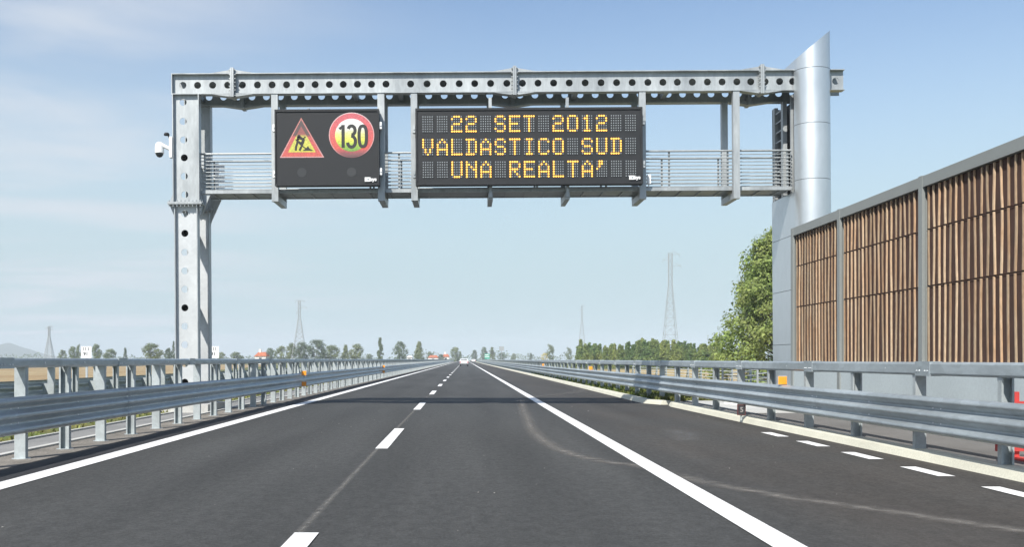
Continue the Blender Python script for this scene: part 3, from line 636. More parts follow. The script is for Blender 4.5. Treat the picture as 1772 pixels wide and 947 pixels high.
# text board
vms, vp = sign_root('message_board', 'wide black LED message board on the gantry showing three amber lines', 915, 254)
X0, X1, Z0, Z1 = sx(719), sx(1112), sz(319.5), sz(186.5)
b = MB(); b.box((X0, SY, Z0), (X1, SY + 0.26, Z1)); 
for xa, xb, za, zb in ((X0, X1, Z1 - 0.06, Z1), (X0, X1, Z0, Z0 + 0.05), (X0, X0 + 0.05, Z0 + 0.051, Z1 - 0.061), (X1 - 0.05, X1, Z0 + 0.051, Z1 - 0.061)): b.box((xa, SY - 0.024, za), (xb, SY - 0.001, zb))
sbuild(b, 'housing', M_dark, vms, vp)
GL = {'2': ".###.#...#....#.###.#....#....#####", '0': ".###.#...##...##...##...##...#.###.", '1': "..#...##....#....#....#....#...###.", 'S': ".###.#...##.....###.....##...#.###.", 'E': "######....#....####.#....#....#####",
      'T': "#####..#....#....#....#....#....#..", 'V': "#...##...##...##...#.#.#..#.#...#..", 'A': "..#...#.#.#...##...#######...##...#", 'L': "#....#....#....#....#....#....#####", 'D': "####..#..#.#..#.#..#.#..#.#..#####.",
      'I': ".###...#....#....#....#....#...###.", 'C': ".###.#...##....#....#....#...#.###.", 'O': ".###.#...##...##...##...##...#.###.", 'U': "#...##...##...##...##...##...#.###.", 'N': "#...###..##.#.##..###...##...##...#",
      'R': "####.#...##...#####.#.#..#..#.#...#", "'": ".##..##...#...#....................", ' ': "." * 35}
GL["'"] = ".##.." ".##.." ".#..." "#...." + "." * 15
cp = 25.07; colp = 4.0; rowp = 4.25
for ri, (txt, vt) in enumerate((("  22 SET 2012  ", 201.2), ("VALDASTICO SUD ", 241.0), ("  UNA REALTA'  ", 280.2))):
    for ci, ch in enumerate(txt):
        b = MB(); pat = GL[ch]; y0 = SY - 0.006                    # one connected lens sheet per character: cells with a round LED each
        hx, hz_ = (sx(101) - sx(100)) * colp / 2, (sz(100) - sz(101)) * rowp / 2
        for k in range(35):
            u = 732.3 + cp * ci + colp * (k % 5); v = vt + rowp * (k // 5); x, z = sx(u), sz(v)
            sq = [(x + hx*a, y0, z + hz_*c) for a, c in ((1,0),(1,1),(0,1),(-1,1),(-1,0),(-1,-1),(0,-1),(1,-1))]
            rg = lambda r, d: [(x + r*math.cos(math.pi*q/4), y0 - d, z + r*math.sin(math.pi*q/4)) for q in range(8)]
            lit = pat[k] == '#'; r1, r2 = (0.029, 0.0225) if lit else (0.0150, 0.0125)
            vs = sq + rg(r1, 0.001) + rg(r2, 0.006)
            b.add(vs, [(q, (q+1) % 8, 8+(q+1) % 8, 8+q) for q in range(8)], 3); b.add(vs[8:], [(q, (q+1) % 8, 8+(q+1) % 8, 8+q) for q in range(8)], 2 if lit else 0)
            b.add(vs[16:], [tuple(range(8))], 1 if lit else 0)
        b.weld = True
        o = sbuild(b, 'led_character', [M_off, M_amber, M_halo, M_dark], vms, vp)
logo(vms, vp, 1088, 1107, 304, 311, 1100)
for u, v in ((716.5, 222), (716.5, 300), (1114.5, 210), (1114.5, 285)):
    b = MB(); b.box((sx(u) - 0.03, SY + 0.02, sz(v) - 0.09), (sx(u) + 0.03, SY + 0.20, sz(v) + 0.09)); b.tube((sx(u), SY + 0.0, sz(v)), (sx(u), SY + 0.02, sz(v)), 0.02, n=8); sbuild(b, 'hinge', M_galv, vms, vp)
# pictogram board
pic, pp = sign_root('pictogram_board', 'squarer black LED board on the gantry with roadworks triangle and speed ring', 565, 254)
X0, X1, Z0, Z1 = sx(475.5), sx(656), sz(321, 565), sz(189, 565)
b = MB(); b.box((X0, SY, Z0), (X1, SY + 0.26, Z1))
for xa, xb, za, zb in ((X0, X1, Z1 - 0.06, Z1), (X0, X1, Z0, Z0 + 0.05), (X0, X0 + 0.04, Z0 + 0.051, Z1 - 0.061), (X1 - 0.04, X1, Z0 + 0.051, Z1 - 0.061)): b.box((xa, SY - 0.024, za), (xb, SY - 0.001, zb))
for u in (522, 608): b.disc(sx(u), sz(298, 565), 0.12, SY - 0.004, 0.003, 20, 1)
sbuild(b, 'housing', [M_dark, mat('dim_lens', (0.026, 0.029, 0.032), 0.5)], pic, pp)
q = lambda u, v: (sx(u), sz(v, 565))
cz = pp.z
RED = (0.85, 0.085, 0.055)
M_tri_r = led_ramp('lit_red_triangle', (sz(272, 565) - cz, sz(203, 565) - cz), [(0.0, RED), (0.5, (0.72, 0.08, 0.08)), (0.56, (0.10, 0.03, 0.03)), (1.0, (0.06, 0.035, 0.035))], 0.62)
M_tri_y = led_ramp('lit_yellow_triangle', (sz(272, 565) - cz, sz(203, 565) - cz), [(0.08, (0.85, 0.62, 0.12)), (0.16, (0.80, 0.78, 0.05)), (0.50, (0.82, 0.80, 0.10)), (0.58, (0.40, 0.07, 0.06)), (1.0, (0.25, 0.05, 0.05))], 0.62)
M_tri_l = led_ramp('lit_red_outline', (sz(272, 565) - cz, sz(203, 565) - cz), [(0.0, (0.85, 0.45, 0.45)), (0.5, (0.85, 0.30, 0.28)), (1.0, (0.62, 0.20, 0.16))], 0.6)
M_ring = led_ramp('lit_red_ring', (sz(272, 608) - cz, sz(196, 608) - cz), [(0.0, (0.10, 0.03, 0.035)), (0.10, (0.35, 0.05, 0.06)), (0.2, RED), (1.0, (0.80, 0.11, 0.15))], 0.66)
M_ringl = led_ramp('lit_pink_outline', (sz(272, 608) - cz, sz(196, 608) - cz), [(0.0, (0.2, 0.05, 0.06)), (0.18, (0.85, 0.35, 0.35)), (1.0, (0.9, 0.7, 0.7))], 0.66)
M_face = led_ramp('lit_white_face', (sz(263, 608) - cz, sz(206, 608) - cz), [(0.02, (0.12, 0.36, 0.02)), (0.20, (0.35, 0.55, 0.02)), (0.36, (0.80, 0.80, 0.06)), (0.55, (0.85, 0.84, 0.28)), (0.72, (0.88, 0.88, 0.82)), (1.0, (0.9, 0.9, 0.9))], 0.78)
def tri(b, pts, y, th): b.prism([(x, y, z) for x, z in pts], (0, th, 0))
b = MB(); tri(b, [q(484, 272.5), q(561, 272.5), q(521.5, 203)], SY - 0.006, 0.005); root_tri = sbuild(b, 'warning_triangle', M_tri_l, pic, pp)
b = MB(); tri(b, [q(487, 270.7), q(558, 270.7), q(521.5, 207)], SY - 0.010, 0.003); sbuild(b, 'red_border', M_tri_r, root_tri, pp)
b = MB(); tri(b, [q(498.5, 263.3), q(546.5, 263.3), q(521.5, 218)], SY - 0.014, 0.003); sbuild(b, 'yellow_field', M_tri_y, root_tri, pp)
M_blk = mat('unlit_black', (0.03, 0.03, 0.03), 0.7)
b = MB(); y = SY - 0.019
b.disc(*q(517.5, 235.5), 0.042, y, 0.004, 12)
b.stroke([q(514, 239), q(520, 238.5), q(525.5, 242), q(523, 248)], 0.085, y, 0.004)
b.stroke([q(516, 240), q(514.5, 248), q(512.5, 254), q(512, 260.5)], 0.055, y, 0.004)
b.stroke([q(517, 245), q(523.5, 250), q(521, 255), q(518.5, 260.5)], 0.055, y, 0.004)
b.stroke([q(525, 240), q(529, 236.5)], 0.035, y, 0.004)
b.stroke([q(512, 241), q(520, 250), q(530, 257.5)], 0.028, y - 0.003, 0.003)
tri(b, [q(523, 260.8), q(543, 260.8), q(536, 257), q(533, 252.8), q(529, 257)], y, 0.004)
sbuild(b, 'worker_symbol', M_blk, root_tri, pp)
cx, cz2 = q(608.5, 234)
b = MB(); b.disc(cx, cz2, 0.585, SY - 0.006, 0.005, 48); root_ring = sbuild(b, 'speed_ring', M_ringl, pic, pp)
b = MB(); b.disc(cx, cz2, 0.565, SY - 0.010, 0.003, 48); sbuild(b, 'red_border', M_ring, root_ring, pp)
b = MB(); b.disc(cx, cz2, 0.425, SY - 0.014, 0.003, 44); sbuild(b, 'white_field', M_face, root_ring, pp)
w = 0.085
b = MB(); b.stroke([q(587.5, 223.5), q(593.5, 219)], w*0.8, SY - 0.019, 0.004); b.stroke([q(594, 216.5), q(594, 256)], w, SY - 0.020, 0.004); sbuild(b, 'digit', M_blk, root_ring, pp)
b = MB(); P3 = []
for k in range(13): g = R(160 - 250 * k / 12); P3.append((608.6 + 6.2*math.cos(g), 226 - 7.8*math.sin(g)))
b.stroke([q(*p) for p in P3], w, SY - 0.019, 0.004); P3 = []
for k in range(14): g = R(95 - 265 * k / 13); P3.append((608.4 + 7.0*math.cos(g), 245.4 - 9.6*math.sin(g)))
b.stroke([q(*p) for p in P3], w, SY - 0.0195, 0.004); sbuild(b, 'digit', M_blk, root_ring, pp)
b = MB(); P3 = []
for k in range(25):
    g = 2*math.pi*k/24; c_, s_ = math.cos(g), math.sin(g); P3.append((628 + 6.4*math.copysign(abs(c_)**0.7, c_), 236.3 + 17.8*math.copysign(abs(s_)**0.75, s_)))
b.stroke([q(*p) for p in P3], w, SY - 0.019, 0.004); sbuild(b, 'digit', M_blk, root_ring, pp)
logo(pic, pp, 631, 651, 307.5, 315, 565)
for u, v in ((473.5, 220), (473.5, 300), (658.5, 217), (658.5, 297)):
    b = MB(); b.box((sx(u) - 0.03, SY + 0.02, sz(v, 565) - 0.09), (sx(u) + 0.03, SY + 0.20, sz(v, 565) + 0.09)); b.tube((sx(u), SY, sz(v, 565)), (sx(u), SY + 0.02, sz(v, 565)), 0.02, n=8); sbuild(b, 'hinge', M_white, pic, pp)
b = MB(); b.tube((sx(533), SY + 0.1, sz(189, 565)), (sx(533), SY + 0.1, sz(186, 565)), 0.04, n=10); sbuild(b, 'light_sensor', M_galvd, pic, pp)
# dome camera on the left column
cc = thing('dome_camera', 'white dome camera on a bracket at the left gantry column', 'camera', at(296, 262, 26.7))
o = origin(cc)
b = MB(); xw = o.x + 0.02; b.box((xw - 0.03, 26.55, o.z - 0.18), (xw + 0.045, 26.75, o.z + 0.36)); b.build('bracket', M_white, cc)
b = MB(); c = at(276, 258, 26.65)
b.tube((xw - 0.03, 26.65, o.z + 0.05), (c.x + 0.02, 26.65, c.z + 0.13), 0.045, 0.055, 12); b.lathe((c.x, 26.65, c.z), [(0.0, 0.19), (0.06, 0.18), (0.10, 0.13), (0.115, 0.05), (0.115, -0.09), (0.12, -0.11), (0.0, -0.11)], 16); b.build('housing', M_white, cc)
b = MB(); b.lathe((c.x, 26.65, c.z - 0.111), [(0.10, 0), (0.095, -0.04), (0.06, -0.09), (0.0, -0.11)], 16); b.build('dome', M_glass, cc)
b = MB(); c2 = at(291, 231.5, 26.65); b.tube((c2.x - 0.03, 26.62, c2.z - 0.05), (c2.x - 0.03, 26.62, c2.z - 0.03), 0.02, n=8); b.lathe((c2.x - 0.03, 26.62, c2.z - 0.04), [(0.0, 0.07), (0.05, 0.06), (0.075, 0.02), (0.07, -0.01), (0.0, -0.01)], 12); b.bar((c2.x, 26.65, c2.z - 0.03), (xw - 0.02, 26.65, c2.z - 0.18), 0.03); b.build('floodlight', M_dark, cc)

# ------------------------------------------------------------------ noise wall on the right
WXW = 8.0; WT = 4.56
wall = thing('noise_barrier', 'tall timber-slatted noise barrier with grey frame beside the road', 'noise barrier', (WXW, 18, 0))
posts_y = [24.88, 21.78, 17.86, 13.9, 10.0]
for i, y in enumerate(posts_y):
    b = MB(); hw = 0.075
    b.box((WXW - 0.035, y - hw, 0.05), (WXW + 0.02, y + hw, WT + (0.012 if 0 < i else 0.0))); b.box((WXW + 0.021, y - 0.02, 0.05), (WXW + 0.16, y + 0.02, WT - 0.01)); b.box((WXW + 0.161, y - hw, 0.05), (WXW + 0.18, y + hw, WT - 0.01)); b.build('post', M_frame, wall)
rnd = random.Random(3)
for (ya, yb) in zip(posts_y[1:], posts_y[:-1]):
    a, c = ya + 0.078, yb - 0.078
    b = MB(); b.box((WXW - 0.028, a, WT - 0.19), (WXW + 0.15, c, WT)); b.build('cap_rail', M_frame, wall)
    b = MB(); b.box((WXW - 0.01, a, 0.05), (WXW + 0.14, c, 1.30)); b.build('concrete_panel', M_panel, wall)
    for z0, z1 in ((1.305, 2.63), (2.64, 3.615), (3.625, WT - 0.193)):
        b = MB(); b.box((WXW + 0.055, a, z0), (WXW + 0.13, c, z1), 1)
        b.box((WXW + 0.046, a, z1 - 0.02), (WXW + 0.054, c, z1 - 0.004), 1)
        n = max(2, round((c - a) / 0.196))
        for k in range(n):
            y = a + (c - a) * (k + 0.5) / n + rnd.gauss(0, 0.007); w_ = 0.013 * rnd.uniform(0.85, 1.2); d0 = rnd.uniform(-0.004, 0.004); t = rnd.gauss(0, 0.010)
            x0, x1 = WXW + 0.020 + d0, WXW + 0.048; za, zb = z0 + 0.008, z1 - 0.012 + rnd.uniform(-.004, .004)
            seg = 5; vs = []
            bow = rnd.gauss(0, 0.006)
            for s_ in range(seg + 1):
                f = s_ / seg; yy = y + t * (f - 0.5) * 2 + bow * math.sin(math.pi * f) + rnd.gauss(0, 0.0012); ww = w_ * (1 + rnd.gauss(0, 0.03)); zz = za + (zb - za) * f
                vs += [(x0, yy - ww, zz), (x1, yy - ww, zz), (x1, yy + ww, zz), (x0, yy + ww, zz)]
            fs = [(4*s_+j, 4*s_+(j+1) % 4, 4*s_+4+(j+1) % 4, 4*s_+4+j) for s_ in range(seg) for j in range(4)] + [(0, 3, 2, 1), (4*seg, 4*seg+1, 4*seg+2, 4*seg+3)]
            b.add(vs, fs, 0)
        b.build('timber_panel', [M_wood, M_woodb], wall)
# wire fence running on from the shaft
fen = thing('wire_fence', 'low pale wire fence in the grass behind the right barrier, beyond the gantry', 'fence', (9.6, 40, 0))
for k in range(13):
    y = 29.5 + 2.4 * k; b = MB(); b.box((9.57, y - 0.03, -0.3), (9.63, y + 0.03, 1.22)); b.bar((9.6, y + 0.03, 1.0), (9.6, y + 0.9, 0.05), 0.03); b.build('post', M_post, fen)
for k in range(9):
    z = 0.18 + 0.125 * k; b = MB(); b.tube((9.55, 29.5, z), (9.55, 58.3, z), 0.013, n=5); b.build('wire', M_white, fen)
fen2 = thing('gate', 'sloping pale tubular fence end beside the grey gantry shaft', 'gate', (8.7, 30, 0))
for k in range(7):
    z = 0.35 + 0.13 * k; b = MB(); b.tube((7.95, 31.5, z - 0.1), (9.45, 29.2, z + 0.12 + 0.02*k), 0.014, n=6); b.build('rail', M_galv, fen2)
for x, y in ((7.95, 31.5), (8.7, 30.35), (9.45, 29.2)): b = MB(); b.box((x - 0.025, y - 0.025, 0.03), (x + 0.025, y + 0.025, 1.30)); b.build('post', M_galv, fen2)
b = MB(); c = Vector((8.15, 29.2, 0.06)); b.lathe(c, [(0.75, 0), (0.72, 0.30), (0.55, 0.44), (0.3, 0.50), (0.0, 0.52)], 20); pl = b.build('concrete_cover', M_white, loc=c); tag(pl, 'pale rounded concrete cover on the ground in front of the gantry shaft', 'manhole cover')
# red and white works barrier at the right edge
rb = thing('works_barrier', 'red plastic works barrier standing behind the right guardrail', 'barrier', (7.3, 12.9, 0.09))
for z0, z1, xa in ((0.72, 0.83, 6.90), (0.20, 0.31, 6.70)):
    b = MB(); b.box((xa, 12.86, z0), (8.0 - 0.06, 12.90, z1)); b.build('board', M_red, rb)
for x in (6.98, 7.85):
    b = MB(); b.box((x - 0.03, 12.90, 0.12), (x + 0.03, 12.94, 0.95)); b.box((x - 0.05, 12.6, 0.09), (x + 0.05, 13.2, 0.13)); b.build('leg', M_red, rb)

# ------------------------------------------------------------------ plates with kilometre numbers on the left
for i, (u, lab) in enumerate(((149.5, 'white kilometre plate on a post, leftmost, well left of the gantry column'), (370, 'white kilometre plate on a post just right of the left gantry column'))):
    Y = 40.0; c = at(u, 609.5, Y); k = thing('kilometre_plate', lab, 'road sign', (c.x, Y, 0), 'white kilometre plates in the median')
    b = MB(); b.box((c.x - 0.205, Y - 0.012, c.z - 0.24), (c.x + 0.205, Y + 0.012, c.z + 0.22)); b.build('plate', M_white, k)
    text_mesh('lettering', 'I I I', 0.19, M_ink, k, (c.x - 0.02, Y - 0.016, c.z + 0.11), 0.002); text_mesh('lettering', '91', 0.19, M_ink, k, (c.x - 0.02, Y - 0.016, c.z - 0.08), 0.004)
    b = MB(); b.box((c.x - 0.04, Y + 0.013, -0.3), (c.x + 0.04, Y + 0.06, c.z + 0.1)); b.build('post', M_post, k)

# ------------------------------------------------------------------ trees
def tube_path(b, pts, r0, r1, n=7, mi=0):
    for i in range(len(pts) - 1):
        a, c = i / (len(pts) - 1), (i + 1) / (len(pts) - 1)
        b.tube(pts[i], pts[i+1], r0 + (r1 - r0) * a, r0 + (r1 - r0) * c, n, mi, caps=(i == len(pts) - 2))
def make_tree(name, h, prof, nclump, nleaf, leaf, m_leaf, seed, clump_r=0.09, low=0.12, trunk_r=0.02):
    """Empty > trunk (with limbs), crown: leaf faces in clumps through the crown's volume. prof(t): crown radius / height"""
    rnd = random.Random(seed); root = bpy.data.objects.new(name, None); COL.objects.link(root); root.empty_display_size = 0.5
    tr = MB(); lean = (rnd.gauss(0, 0.015)*h, rnd.gauss(0, 0.015)*h)
    spine = [Vector((lean[0]*t + rnd.gauss(0, 0.004)*h, lean[1]*t + rnd.gauss(0, 0.004)*h, h*t)) for t in [0, .12, .25, .4, .55, .7, .85, .94]]; spine[0] = Vector((0, 0, -0.3))
    tube_path(tr, spine, trunk_r*h, 0.003*h, 8)
    cl = []
    for i in range(nclump):
        t = low + (1 - low) * (i + rnd.random()) / nclump; rr = prof(t) * h; a = rnd.uniform(0, 2*math.pi) ; q = math.sqrt(rnd.uniform(0.12, 1.0)) * rnd.uniform(0.75, 1.12)
        c = Vector((lean[0]*t + math.cos(a)*rr*q, lean[1]*t + math.sin(a)*rr*q, h*t)); cl.append((c, clump_r * h * rnd.uniform(0.6, 1.25), t))
        if rnd.random() < 0.35:
            s0 = spine[min(6, int(max(0.05, t - 0.14) * 8))]; s0 = Vector((lean[0]*t, lean[1]*t, h*max(0.08, t - 0.5*prof(t)*q)))
            mid = (s0 + c) / 2 + Vector((0, 0, -0.01*h)); tube_path(tr, [s0, mid, c], 0.006*h, 0.002*h, 5)
    tr.build('trunk', M_bark, root, loc=(0, 0, 0))
    cr = MB(); tot = sum(c[1]**2 for c in cl); top = []
    for c, r, t in cl:
        for _ in range(max(3, int(nleaf * r * r / tot))):
            d = Vector((rnd.gauss(0, 1), rnd.gauss(0, 1), rnd.gauss(0, 0.8))); d = d.normalized() * r * rnd.random() ** 0.45
            p = c + d; n = (Vector((rnd.gauss(0, .6), rnd.gauss(0, .6), rnd.gauss(0.5, 0.6))) + d.normalized()*0.9 + Vector((c.x, c.y, 0)).normalized()*0.4).normalized(); a = n.orthogonal().normalized()
            a = Matrix.Rotation(rnd.uniform(0, 6.28), 3, n) @ a; e = n.cross(a); s_ = leaf * h * rnd.uniform(0.6, 1.3)
            cr.add([p - a*s_, p - e*s_*0.55 + n*s_*0.15, p + a*s_, p + e*s_*0.55 + n*s_*0.15], [(0, 1, 2), (0, 2, 3)])
    cr.build('crown', m_leaf, root, loc=(0, 0, 0))
    return root
def place(proto, used, loc, sc, rz, label, group=None, sxy=None):
    o = proto if proto.name not in used else copy_tree(proto); used.add(proto.name)
    o.location = loc; sxy = sxy or sc; o.scale = (sxy, sxy, sc); o.rotation_euler = (0, 0, rz); return tag(o, label, 'tree', group)
GZ0 = -0.36
round_ = lambda w: (lambda t: w * math.sqrt(max(0.02, 1 - ((t - 0.55) / 0.47) ** 2)))
cone_ = lambda w: (lambda t: w * (1.02 - t) ** 0.8 * min(1, 0.35 + 3.2 * t))
spire_ = lambda w: (lambda t: w * (1.01 - t) ** 1.1 * min(1, 0.55 + 2 * t) + 0.01)
col_ = lambda w: (lambda t: w * min(1, 0.5 + 2*t) * max(0.12, 1 - max(0, t - 0.55) / 0.46) ** 0.8)
# big plane-leaved tree behind the shaft
def bigprof(t): return 0.53 * (1 - t) ** 0.60 + 0.012
big = make_tree('broadleaf_tree', 10.3, bigprof, 380, 40000, 0.0125, M_leaf, 11, clump_r=0.075, low=0.02, trunk_r=0.016)
big.location = ((1352 - U0) / F * 70, 70, GZ0); tag(big, 'tall bushy light-green tree standing behind the gantry shaft and noise barrier', 'tree')
# low dark bush at its foot comes with the young plantation
yp = [make_tree('young_tree', 1.0, spire_(w), 100, 2800, 0.026, M_leaf2, 20 + i, clump_r=0.055, low=0.02, trunk_r=0.012) for i, w in enumerate((0.25, 0.22, 0.28))]
used = set(); rnd = random.Random(5)
for k in range(88):
    f = (k % 44 + rnd.uniform(-.3, .3)) / 43; u = 1000 + 245 * f; back = k >= 44
    Y = (215 - 45 * f) + (9 if back else 0) + rnd.uniform(-2, 2); vt = 597 + 3.5*math.sin(f*9) + rnd.gauss(0, 3.6) - (2 if 0.4 < f < 0.62 else 0) - (1.5 if back else 0)
    x = (u + (3.5 if back else 0) - U0) / F * Y; h = H + (V0 - vt) / F * Y - GZ0
    place(yp[k % 3], used, (x, Y, GZ0), h, rnd.uniform(0, 6.3), 'young green conical tree in the plantation hedge behind the right barrier', 'young trees of the plantation on the right', h * rnd.uniform(0.85, 1.15))
# scattered far trees
ft = {'round': make_tree('round_tree', 1.0, round_(0.42), 90, 3600, 0.028, M_leaf3, 41, clump_r=0.11, low=0.10), 'dark': make_tree('dark_tree', 1.0, round_(0.44), 90, 3600, 0.028, M_leaf4, 42, clump_r=0.11, low=0.10),
      'cone': make_tree('conifer_tree', 1.0, cone_(0.30), 60, 1600, 0.024, M_leaf4, 43, clump_r=0.07, low=0.05), 'column': make_tree('poplar_tree', 1.0, col_(0.13), 70, 2800, 0.022, M_leaf3, 44, clump_r=0.06, low=0.05),
      'loose': make_tree('loose_tree', 1.0, round_(0.40), 44, 2300, 0.028, M_leaf3, 45, clump_r=0.11, low=0.2), 'yellow': make_tree('yellow_tree', 1.0, round_(0.5), 40, 1200, 0.03, M_leaf5, 46, clump_r=0.12, low=0.06), 'pear': make_tree('pear_shaped_tree', 1.0, cone_(0.46), 90, 3600, 0.028, M_leaf3, 47, clump_r=0.10, low=0.04)}
used = set()
TREES = [  # u, v of the top, half width in px, distance, kind, label
 (108, 607, 9, 420, 'loose', 'small sparse tree just right of the far-left pylon'), (126, 602, 9, 400, 'round', 'pale tree immediately left of the leftmost kilometre plate'), (136, 598, 5, 410, 'loose', 'thin bare-topped tree touching the leftmost kilometre plate'),
 (166, 598, 10, 380, 'round', 'grey-green tree immediately right of the leftmost kilometre plate'), (192, 606, 14, 420, 'round', 'low wide pale bush between the grey-green tree and the small conifer'), (217, 603, 6, 400, 'cone', 'small dark pointed conifer left of the big round bush'),
 (261, 597, 21, 330, 'round', 'broad pale round tree left of the gantry column'), (292, 604, 9, 350, 'dark', 'dark tree partly hidden by the left gantry column, outer one'), (300, 592, 5, 380, 'cone', 'thin dark pointed tree hugging the left gantry column'), (384, 611, 8, 450, 'round', 'low tree right beside the plate right of the gantry column'),
 (408, 611, 13, 430, 'round', 'low green bush left of the red-roofed white house'), (467, 604, 8, 420, 'dark', 'small dull tree touching the red roof of the white house'), (487, 601, 13, 410, 'loose', 'twin-topped loose tree right of the red-roofed house'), (504, 596, 8, 400, 'round', 'grey-green tree left of the pylon legs'),
 (522, 594, 12, 395, 'dark', 'dark tree directly behind the pylon that rises left of centre'), (548, 590, 15, 390, 'dark', 'largest dark tree in the row right of that pylon'), (574, 600, 15, 400, 'round', 'wide lower tree between the largest dark one and the pale one'), (598, 599, 9, 400, 'pear', 'pale green tree second from the right end of the left row'), (618, 598, 12, 395, 'round', 'grey tree at the right end of the left row'),
 (640, 614, 8, 600, 'round', 'low hazy bush between the left row and the slim poplar'), (658, 586, 6, 380, 'column', 'slim columnar poplar standing alone left of the road end'), (692, 593, 13, 390, 'dark', 'round dark tree standing alone right of the slim poplar'), (725, 594, 13, 390, 'pear', 'pear-shaped green tree right of the white hut'),
 (744, 610, 6, 600, 'round', 'small hazy tree behind the long pink roof'), (763, 614, 6, 500, 'dark', 'small dark bush between the two red roofs'), (788, 603, 11, 560, 'round', 'round hazy tree above the white car, left of it'), (821, 607, 6, 650, 'dark', 'hazy dark tree just right of the white car'), (838, 602, 7, 650, 'dark', 'tree behind the green road sign'),
 (852, 602, 6, 640, 'column', 'narrow tree between green sign and grey sign'), (869, 611, 8, 600, 'dark', 'bush beneath the tall grey sign'), (889, 613, 5, 700, 'round', 'tiny hazy tree right of the grey sign'), (919, 612, 6, 650, 'cone', 'small dark hazy bush left of the yellow bush'), (943, 612, 9, 420, 'yellow', 'yellow autumn bush right of the road'),
 (952, 598, 9, 470, 'loose', 'loose two-part tree rising behind the yellow bush'), (984, 603, 7, 560, 'loose', 'hazy tree just left of the plantation hedge')]
for u, vt, hw, Y, kind, lab in TREES:
    x = (u - U0) / F * Y; h = H + (V0 - vt) / F * Y - GZ0; wfull = {'round': .45, 'dark': .47, 'cone': .26, 'column': .15, 'loose': .44, 'yellow': .55, 'pear': .42}[kind]
    place(ft[kind], used, (x, Y, GZ0), h, random.uniform(0, 6.28), lab, 'scattered far trees', hw * (1.2 if 440 < u < 640 else 1.0) / F * Y / wfull)
# hazy woodland at the horizon, reads as one mass
b = MB(); rnd = random.Random(9)
for i in range(9000):
    u = rnd.uniform(-250, 1500); Y = rnd.uniform(900, 1500); hh = (6.5 + 2.6*math.sin(u*0.045) + 2.2*math.sin(u*0.11 + 1) + 1.6*math.sin(u*0.31)) * (0.8 if u < 700 else 1.0)
    z = rnd.random() ** 0.7 * max(1.2, hh); c = Vector(((u - U0)/F*Y, Y, GZ0 + z)); s_ = rnd.uniform(0.5, 1.1); n = Vector((rnd.gauss(0, 1), rnd.gauss(-0.6, 1), rnd.gauss(0.5, 1))).normalized(); a = n.orthogonal().normalized(); e = n.cross(a)
    b.add([c - a*s_, c - e*s_*0.7, c + a*s_, c + e*s_*0.7], [(0, 1, 2, 3)])
tag(b.build('distant_woodland', M_leaf4), kind='stuff')
# far hills
b = MB(); vs = []; nn = 90
for i in range(nn + 1):
    u = -500 + 640 * i / nn; Y = 2900; hz = 26 + 9*math.sin(u*0.021+1.2) + 5*math.sin(u*0.055) + 2*math.sin(u*0.13); fade_ = max(0, min(1, (135 - u) / 120)); top_v = V0 - (hz * fade_) * 0.72 
    p = at(u, top_v, Y); vs += [(p.x, Y - 300, GZ0), (p.x, Y, max(GZ0, p.z)), (p.x, Y + 200, GZ0)]
b.add(vs, [(3*i+k, 3*i+k+1, 3*i+k+4, 3*i+k+3) for i in range(nn) for k in range(2)], 0, True); struct(b.build('hills', M_hill))

# ------------------------------------------------------------------ pylons, houses, far signs, cars
def pylon(u, vtop, Y, hw_px, label, arms, wth):
    h = H + (V0 - vtop) / F * Y - GZ0; x = (u - U0) / F * Y; p = thing('power_pylon', label, 'pylon', (x, Y, GZ0), 'power pylons in the fields')
    hw = hw_px / F * Y; wdt = lambda t: hw * (1 - t / 0.72) + 0.45 * (t / 0.72) if t < 0.72 else 0.45
    b = MB(); ts = [0, .10, .19, .28, .36, .43, .50, .56, .62, .67, .72, .78, .84, .90, .96, 1.0]
    C4 = ((-1,-1), (1,-1), (1,1), (-1,1))
    P = lambda t, c: Vector((x + c[0]*wdt(t), Y + c[1]*wdt(t), GZ0 + h*t))
    for t0, t1 in zip(ts, ts[1:]):
        for i, c in enumerate(C4):
            d = C4[(i+1) % 4]; b.bar(P(t0, c), P(t1, c), wth*1.3); b.bar(P(t0, c), P(t1, d), wth*0.8); b.bar(P(t0, d), P(t1, c), wth*0.8); b.bar(P(t1, c), P(t1, d), wth*0.8)
    b.build('lattice', M_pyl, p)
    for t, sd, ln in arms:
        b = MB(); z = GZ0 + h*t; b.bar((x + sd*0.4, Y, z), (x + sd*ln, Y, z + 0.1), wth*1.4); b.bar((x + sd*0.4, Y, z + 0.9), (x + sd*ln, Y, z + 0.15), wth); b.tube((x + sd*ln, Y, z), (x + sd*ln, Y, z - 0.7), 0.05, n=6); b.build('arm', M_pyl, p)
    return p
pylon(1160, 438, 250, 15, 'tall lattice pylon rising behind the plantation hedge on the right', ((0.985, 1, 2.2), (0.935, -1, 1.8), (0.885, 1, 2.6)), 0.06)
pylon(518, 520, 400, 13, 'lattice pylon standing in the tree row left of centre', ((0.985, 1, 2.2), (0.985, -1, 1.5), (0.88, 1, 3.0), (0.80, -1, 1.2)), 0.09)
pylon(1007, 529, 620, 8, 'faint hazy pylon at the left end of the plantation hedge', ((0.98, 1, 2.2), (0.93, -1, 2.0)), 0.09)
pylon(85, 565, 560, 8, 'far-left lattice pylon between the hills and the first trees', ((0.98, 1, 2.0), (0.94, -1, 2.0), (0.90, 1, 2.0)), 0.14)
